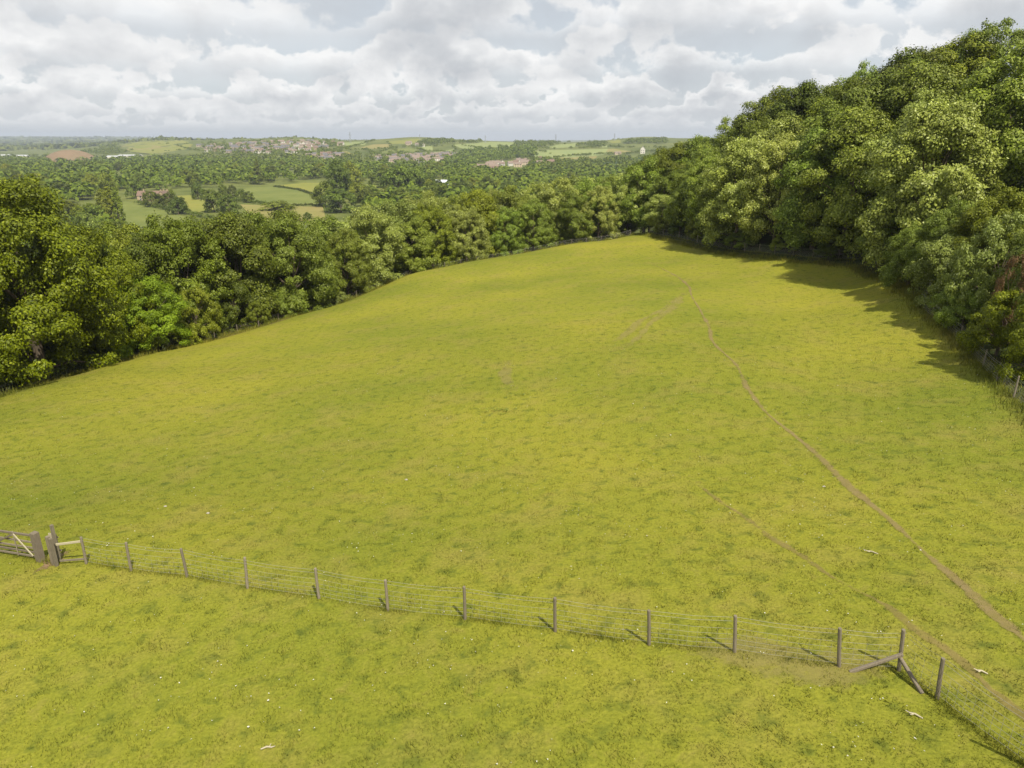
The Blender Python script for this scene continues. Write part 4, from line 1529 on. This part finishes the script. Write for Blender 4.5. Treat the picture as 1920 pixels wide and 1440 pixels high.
# ------------------------------------------------------------------ fences
def wire_mesh(tops, bases, strands=(0.12, 0.27, 0.42, 0.58, 0.76), top=(1.0, 1.12), gap=0.24, r=0.0038, seed=2):
    """stock netting and two plain strands, hung from post to post"""
    g_ = random.Random(seed)
    mb = MB()
    for k in range(len(bases) - 1):
        a, b_ = bases[k], bases[k + 1]
        L_ = (b_ - a).length
        n = max(2, int(L_ / 0.8))
        for h in strands + top:
            pts = []
            for i_ in range(n + 1):
                f = i_ / n
                q = a.lerp(b_, f)
                zz = float(gz(q.x, q.y)[0])
                base = q.z if h in top else zz * 0.6 + q.z * 0.4
                pts.append(Vector((q.x, q.y, base + h - 0.05 * 4 * f * (1 - f) * (1 if h in top else 0.6))))
            mb.tube(pts, [r * 1.2 if h in top else r] * len(pts), 3, cap=False)
        nv = int(L_ / gap)
        for i_ in range(1, nv):
            f = i_ / nv
            q = a.lerp(b_, f)
            zz = float(gz(q.x, q.y)[0]) * 0.6 + q.z * 0.4
            j_ = g_.uniform(-.015, .015)
            mb.tube([Vector((q.x, q.y, zz + strands[0] - 0.02)), Vector((q.x + j_, q.y + j_, zz + strands[-1] - 0.03))], [r * 0.8] * 2, 3, cap=False)
    return mb


def post_mesh(seed, r, h, sq=False):
    g_ = random.Random(seed)
    mb = MB()
    n = 4 if sq else 9
    pts = [Vector((0, 0, -0.45)), Vector((0, 0, 0.02)), Vector((g_.uniform(-.006, .006), g_.uniform(-.006, .006), h * .5)), Vector((0, 0, h - 0.02)), Vector((0, 0, h))]
    mb.tube(pts, [r * 1.0, r * 1.04, r, r * 0.97, r * 0.86], n)
    return mb.mesh('post', [M['wood']])


POSTS = [post_mesh(s, 0.048, 1.18) for s in range(3)]
BIGPOST = post_mesh(9, 0.085, 1.3)


def fence(px_posts, label, meshes=POSTS, wires=True, scale=1.0, group=None, seed=1, hts=None):
    g_ = random.Random(seed)
    B = hits(px_posts) if not isinstance(px_posts[0], Vector) else px_posts
    e = empty('wire_fence', B[0])
    for k, b_ in enumerate(B):
        if hts and hts[k] == 0:
            continue
        o = link('post', meshes[k % len(meshes)], e, b_ - B[0])
        o.rotation_euler = (g_.uniform(-.04, .04), g_.uniform(-.04, .04) - (0.10 if b_.x > 2 and b_.y < 24 else 0.0), 0)
        s = scale * (hts[k] if hts else g_.uniform(0.94, 1.05))
        o.scale = (1, 1, s)
    if wires:
        mb = wire_mesh(None, B, seed=seed)
        mb.v = [(v[0] - B[0].x, v[1] - B[0].y, v[2] - B[0].z) for v in mb.v]
        mb.build('wire_netting', M['wire'], e)
    tag(e, label, 'fence', group)
    return e, B


f1, B1 = fence([(162, 1057), (246, 1070), (351, 1082), (464, 1103), (598, 1122), (727, 1145), (872, 1161), (1041, 1184), (1217, 1209), (1377, 1223), (1573, 1250), (1685, 1257)],
               'wire stock fence on round timber posts crossing the pasture from gate to braced corner', seed=3, hts=[.96, 1, 1, 1.02, .98, 1, 1.02, 1, .98, 1.0, 1.02, 1.06])
f2, B2 = fence([B1[-1] + Vector((0.05, -0.06, 0))] + hits([(1757, 1310), (1925, 1438), (2120, 1590)]), 'wire stock fence turning away from the braced corner post', seed=5, hts=[0, 1.0, 1.0, 1.0])
# diagonal stays at the corner
c0 = B1[-1]
for e, tgt in ((f1, hit(1590, 1254)), (f2, hit(1735, 1299))):
    mb = MB()
    base = e.location
    d = (tgt - c0)
    d.z = 0
    d.normalize()
    s_ = Vector((0, -0.11, 0)) if e is f1 else Vector((-0.09, -0.03, 0))
    mb.bar(c0 + s_ + d * 0.05 + Vector((0, 0, 0.58 if e is f1 else 0.44)) - base, tgt + s_ + Vector((0, 0, 0.0)) - base, 0.09, 0.09, ch=0.02)
    mb.build('brace', M['wood_grey'], e)

strip('worn_strip', [B1[k] for k in (8, 9, 10, 11)], 0.8, M['path_dry'], 'pale worn turf along the foot of the fence', 0.016, 0.15, 15)
# fence of the upper edge, along the shrubbery and the bank
EU = densify([Vector((v.x, v.y, 0)) for v in EDGE_R], 3.1)
EU = [v + Vector((1.0, 0.25, 0)) * (1.7 if v.y > 60 else 0.0) for v in EU]
EU = [Vector((v.x, v.y, float(gz(v.x, v.y)[0]))) for v in EU]
fence(EU, 'wire stock fence along the foot of the wooded bank', seed=7)
ED = densify([Vector((v.x, v.y, 0)) for v in EDGE_L[1:]], 3.2)
ED = [v + (Vector((-1, 0.75, 0)).normalized() * 0.9) for v in ED]
ED = [Vector((v.x, v.y, float(gz(v.x, v.y)[0]))) for v in ED]
fence(ED, 'wire stock fence along the falling lower edge of the pasture', seed=8)

# ------------------------------------------------------------------ gates at the end of the fence
gp = hit(77, 1052)                       # heavy gate post
dirg = (hit(-60, 1030) - gp)
dirg.z = 0
dirg.normalize()


def gpt(u, h, v=0.0):
    """point u metres along the gate line from the heavy post, v metres to its far side, h above the ground"""
    q = gp + dirg * u + Vector((-dirg.y, dirg.x, 0)) * (-v)
    return Vector((q.x, q.y, float(gz(q.x, q.y)[0]) + h))


def square_post(name, u, v, wd, h, label, mat='wood', top=0.03, lean=0.0):
    p_ = gpt(u, 0, v)
    mb = MB()
    w2 = wd / 2
    P_ = []
    for z_, k in ((-0.5, 1.0), (h - top, 0.97), (h, 0.8)):
        P_ += [(-w2 * k, -w2 * k, z_), (w2 * k, -w2 * k, z_), (w2 * k, w2 * k, z_), (-w2 * k, w2 * k, z_)]
    Fq = [(3, 2, 1, 0), (8, 9, 10, 11)]
    for r_ in (0, 4):
        for k in range(4):
            Fq.append((r_ + k, r_ + (k + 1) % 4, r_ + 4 + (k + 1) % 4, r_ + 4 + k))
    mb.add(P_, Fq)
    o = mb.build(name, M[mat], None, p_)
    o.rotation_euler = (lean, lean * 0.6, math.atan2(dirg.y, dirg.x))
    tag(o, label, 'post')
    return o


square_post('gate_post', 0, 0, 0.23, 1.25, 'heavy square timber gate post with dark stained foot beside the five-bar gate', 'wood_grey')
g1 = empty('field_gate', gpt(0.24, 0.0))
gb = g1.location.copy()
GL = 3.3


def gate_bar(e, base, name, a, b_, wd, th, mat='wood_grey'):
    mb = MB()
    A_, B_ = gpt(*a) - base, gpt(*b_) - base
    mb.bar(A_, B_, wd, th, ch=0.008)
    return mb.build(name, M[mat], e)


for h in (0.16, 0.34, 0.53, 0.78, 1.08):
    gate_bar(g1, gb, 'rail', (0.24, h), (0.24 + GL, h), 0.035 if h < 1 else 0.06, 0.085)
gate_bar(g1, gb, 'stile', (0.27, 0.08, 0.04), (0.27, 1.16, 0.04), 0.075, 0.05)
gate_bar(g1, gb, 'stile', (0.2 + GL, 0.08, 0.04), (0.2 + GL, 1.22, 0.04), 0.075, 0.05)
gate_bar(g1, gb, 'upright', (1.24, 0.1, -0.04), (1.24, 1.08, -0.04), 0.05, 0.03, 'wood')
gate_bar(g1, gb, 'brace', (0.3, 0.2, -0.06), (1.2, 1.04, -0.06), 0.03, 0.08, 'wood_pale')
gate_bar(g1, gb, 'brace', (1.3, 1.0, -0.06), (3.4, 0.2, -0.06), 0.03, 0.08, 'wood_grey')
tag(g1, 'weathered timber five-bar field gate with diagonal brace', 'gate')
square_post('gate_post', 0.24 + GL + 0.2, 0, 0.22, 1.3, 'square hanging post at the far end of the five-bar gate', 'wood_grey')

# small wicket gate with pales, standing between the heavy post and the twin posts
g2 = empty('wicket_gate', gpt(-0.2, 0.0, 0.35))
gb2 = g2.location.copy()
for u in (-0.14, -0.24, -0.34, -0.44, -0.54):
    gate_bar(g2, gb2, 'pale', (u, 0.12, 0.42), (u - 0.02, 1.05, 0.42), 0.055, 0.02, 'wood_pale')
for h in (0.35, 0.92):
    gate_bar(g2, gb2, 'rail', (-0.08, h, 0.445), (-0.62, h, 0.445), 0.03, 0.07, 'wood_grey')
tag(g2, 'narrow wicket gate of pale upright slats beside the heavy post', 'gate')
square_post('tall_post', -0.74, 0.22, 0.10, 1.55, 'thin tall timber post standing highest at the wicket gate', 'wood', 0.02, 0.02)
square_post('twin_post', -0.82, -0.05, 0.12, 1.22, 'timber post of the twin pair, next to the thin tall post', 'wood_grey')
square_post('twin_post', -1.02, -0.08, 0.11, 1.18, 'timber post of the twin pair carrying the pale rail', 'wood')
rl = empty('fence_rail', gpt(-1.06, 0, 0))
rb = rl.location.copy()
A_ = gpt(-1.06, 0.86, 0.05) - rb
B_ = B1[0] + Vector((0, 0.0, 0.92)) - rb
mb = MB()
mb.bar(A_, B_ + Vector((0.0, 0.08, 0)), 0.04, 0.09, ch=0.008)
mb.build('rail', M['wood_pale'], rl)
mb = MB()
mb.bar(gpt(-1.06, 0.16, 0.05) - rb, B1[0] + Vector((0, 0.08, 0.16)) - rb, 0.04, 0.08, ch=0.008)
mb.build('rail', M['wood'], rl)
tag(rl, 'pair of rails, upper one pale, joining twin posts to the first fence post', 'rail')

# ------------------------------------------------------------------ small things on the turf
def on_turf(px, py, dz=0.0):
    dz *= 0.6
    p_ = hit(px, py)
    p_.z += dz
    return p_


for k, (px, py, L_, a, lb) in enumerate([(1632, 1037, 0.46, 2.6, 'short pale broken branch lying between the two paths'), (503, 1405, 0.34, 0.2, 'pale peeled stick lying in the near turf'),
                                         (1713, 1343, 0.36, 2.5, 'pale stick lying inside the fence corner'), (1838, 1262, 0.3, 2.6, 'short stick beside the faint track')]):
    p_ = on_turf(px, py, 0.07)
    mb = MB()
    c_, s_ = math.cos(a), math.sin(a)
    mb.tube([(-c_ * L_ / 2, -s_ * L_ / 2, 0), (-c_ * L_ * .1, -s_ * L_ * .1 + .03, .02), (c_ * L_ * .25, s_ * L_ * .25, .01), (c_ * L_ / 2, s_ * L_ / 2, 0.03)], [.018, .023, .018, .008], 6)
    mb.tube([(c_ * L_ * .05, s_ * L_ * .05, 0.01), (c_ * L_ * .2 - s_ * .09, s_ * L_ * .2 + c_ * .09, .04)], [.018, .006], 5)
    tag(mb.build('stick', M['wood_pale'], None, p_), lb, 'stick', None)
for k, (px, py, r_, lb) in enumerate([(390, 963, 0.06, 'pale stone in the turf below the lower slope'), (762, 900, 0.06, 'pale flat stone in mid pasture'), (310, 950, 0.055, 'small pale stone beside another in the turf'),
                                      (1545, 913, 0.05, 'small white stone near the winding path'), (1213, 1168, 0.0, '')]):
    if not r_:
        continue
    p_ = on_turf(px, py, 0.03)
    mb = MB()
    g_ = random.Random(k)
    Vq, n = [], 8
    for z_, f in ((-.3, .8), (.15, 1), (.5, .6)):
        for q in range(n):
            a = 2 * math.pi * q / n
            rr_ = r_ * f * g_.uniform(.8, 1.2)
            Vq.append((rr_ * math.cos(a) * 1.4, rr_ * math.sin(a), z_ * r_))
    Fq = [tuple(range(16, 24))]
    for r2 in (0, 8):
        for q in range(n):
            Fq.append((r2 + q, r2 + (q + 1) % n, r2 + 8 + (q + 1) % n, r2 + 8 + q))
    mb.add(Vq, Fq)
    tag(mb.build('stone', M['stone'], None, p_), lb, 'stone')

# nettle clumps
cm, _ = crown_mesh('nettle', 61, 420, 0.75, 0.02, 0.26, 40, 0.12, 0.06, low=0.9)
for px, py, s_, lb in [(940, 772, 1.35, 'dark low nettle clump in mid pasture'), (975, 742, 0.9, 'thin nettle patch above the dark clump'), (660, 655, 0.7, 'small dark tuft on the far slope of the pasture'),
                       (893, 1305, 0.3, 'small dark dock plant in the near turf')]:
    o = link('nettle_clump', cm, None, on_turf(px, py))
    o.scale = (s_, s_ * 0.8, s_ * 0.7)
    o.material_slots[0].link = 'OBJECT'
    o.material_slots[0].material = LEAF['sycamore']
    tag(o, lb, 'plant', None, 'stuff')

# ---- grass blades
gq = np.random.default_rng(17)


def scatter(n, ymin, ymax, power):
    Y = ymin + (ymax - ymin) * gq.uniform(0, 1, n) ** power
    X = gq.uniform(-0.84, 0.80, n) * (Y + 6)
    k = inside(X, Y, poly)
    X, Y = X[k], Y[k]
    keep = np.ones(len(X), bool)
    for pl_, hw in PATHS:
        dd = seg_dist(X, Y, [(v.x, v.y) for v in pl_[::3]])
        keep &= (dd > hw * gq.uniform(0.3, 1.3, len(X)))
    return X[keep], Y[keep]


def blades(n, ymin, ymax, power, hgt_, wid):
    X, Y = scatter(n, ymin, ymax, power)
    n = len(X)
    Z = gz(X, Y)
    # clumping: taller where a slow field is high
    cl = smooth_noise(X, Y, 1.1, 8) + 0.6 * smooth_noise(X, Y, 0.4, 9)
    h = hgt_ * gq.uniform(0.5, 1.3, n) * np.clip(0.85 + 0.45 * cl, 0.35, 2.0)
    a = gq.uniform(0, 2 * math.pi, n)
    le = gq.uniform(0.2, 0.9, n) * h
    b2 = a + gq.uniform(-1, 1, n)
    s = np.stack([np.cos(a), np.sin(a), np.zeros(n)], -1) * (wid * gq.uniform(.7, 1.3, n))[:, None]
    base = np.stack([X, Y, Z - 0.01], -1)
    tip = base + np.stack([np.cos(b2 + 1.57) * le, np.sin(b2 + 1.57) * le, h], -1)
    V = np.stack([base - s, base + s, tip], 1).reshape(-1, 3)
    F = np.arange(n * 3).reshape(-1, 3)
    return V, F


Vn, Fn = blades(430000, 6, 66, 1.2, 0.078, 0.011)
def fence_grass(B, per_m, hgt_, sp=0.09):
    P_ = []
    for a, b_ in zip(B[:-1], B[1:]):
        n_ = int((b_ - a).length * per_m)
        f = gq.uniform(0, 1, (n_, 1))
        P_.append(np.array(a)[None, :2] * (1 - f) + np.array(b_)[None, :2] * f + gq.normal(0, sp, (n_, 2)))
    P_ = np.concatenate(P_)
    X, Y, n_ = P_[:, 0], P_[:, 1], len(P_)
    h = hgt_ * gq.uniform(0.4, 1.3, n_) * np.clip(0.8 + 0.5 * smooth_noise(X, Y, 2.2, 31), 0.3, 1.7)
    a = gq.uniform(0, 6.28, n_)
    s_ = np.stack([np.cos(a), np.sin(a), 0 * a], -1) * (0.008 if sp < 0.2 else 0.022)
    base = np.stack([X, Y, gz(X, Y) - 0.01], -1)
    tip = base + np.stack([np.cos(a * 3) * h * .4, np.sin(a * 3) * h * .4, h], -1)
    return np.stack([base - s_, base + s_, tip], 1).reshape(-1, 3)


Vf = np.concatenate([fence_grass(B1, 200, 0.15), fence_grass(B2, 220, 0.19), fence_grass(EU, 120, 0.22), fence_grass([gpt(4, 0), gpt(-1, 0)], 200, 0.2),
                     fence_grass(EDGE_L, 150, 0.55, 0.55), fence_grass(EDGE_R, 150, 0.45, 0.5)])
Vm, Fm = blades(170000, 16, 125, 0.85, 0.06, 0.02)
V = np.concatenate([Vn, Vm, Vf])
F = np.arange(len(V)).reshape(-1, 3)
tag(link('grass', mesh_np('grass', V, F, [M['blade']], False)), 'short grazed grass blades covering the pasture', 'grass', None, 'stuff')

# ---- white flecks: daisies and clover heads
X, Y = scatter(7000, 7, 60, 0.9)
cl = smooth_noise(X, Y, 5.0, 12)
k = cl + gq.normal(0, 0.7, len(X)) > 0.45
X, Y = X[k], Y[k]
n = len(X)
Z = gz(X, Y) + gq.uniform(0.06, 0.09, n)
s = gq.uniform(0.006, 0.020, n) * (1 + (gq.uniform(0, 1, n) > 0.95) * 1.0)
ca_ = np.arange(6) * math.pi / 3
off = np.stack([np.cos(ca_), np.sin(ca_), np.zeros(6)], -1)
V = np.stack([X, Y, Z], -1)[:, None, :] + off[None] * s[:, None, None] * gq.uniform(.6, 1.3, (n, 6, 1)) + gq.normal(0, .006, (n, 6, 3))
V = V.reshape(-1, 3)
F = np.arange(n * 6).reshape(-1, 6)
tag(link('daisies', mesh_np('daisies', V, F, [M['white_bit']])), 'white daisy heads flecking the grass', 'flowers', None, 'stuff')

# ------------------------------------------------------------------ haze
m, t, out = newmat('haze_air')
pv = NN(t, 'ShaderNodeVolumePrincipled')
pv.inputs['Color'].default_value = (0.80, 0.88, 1.0, 1)
pv.inputs['Density'].default_value = 0.000095
pv.inputs['Anisotropy'].default_value = 0.2
LK(t, pv.outputs[0], out.inputs['Volume'])
zlo = float(GZ.min()) - 1.0
zhi = max(CZ, float(GZ.max())) + 40.0
mb = MB()
mb.box((0, 0, (zlo + zhi) / 2), (29000, 29000, zhi - zlo))
hz_o = mb.build('haze', m)
tag(hz_o, 'thin blue haze filling the air of the valley', 'haze', None, 'stuff')
print('trees', n_left, 'objects', len(bpy.data.objects), 'zlo', zlo, 'zhi', zhi)
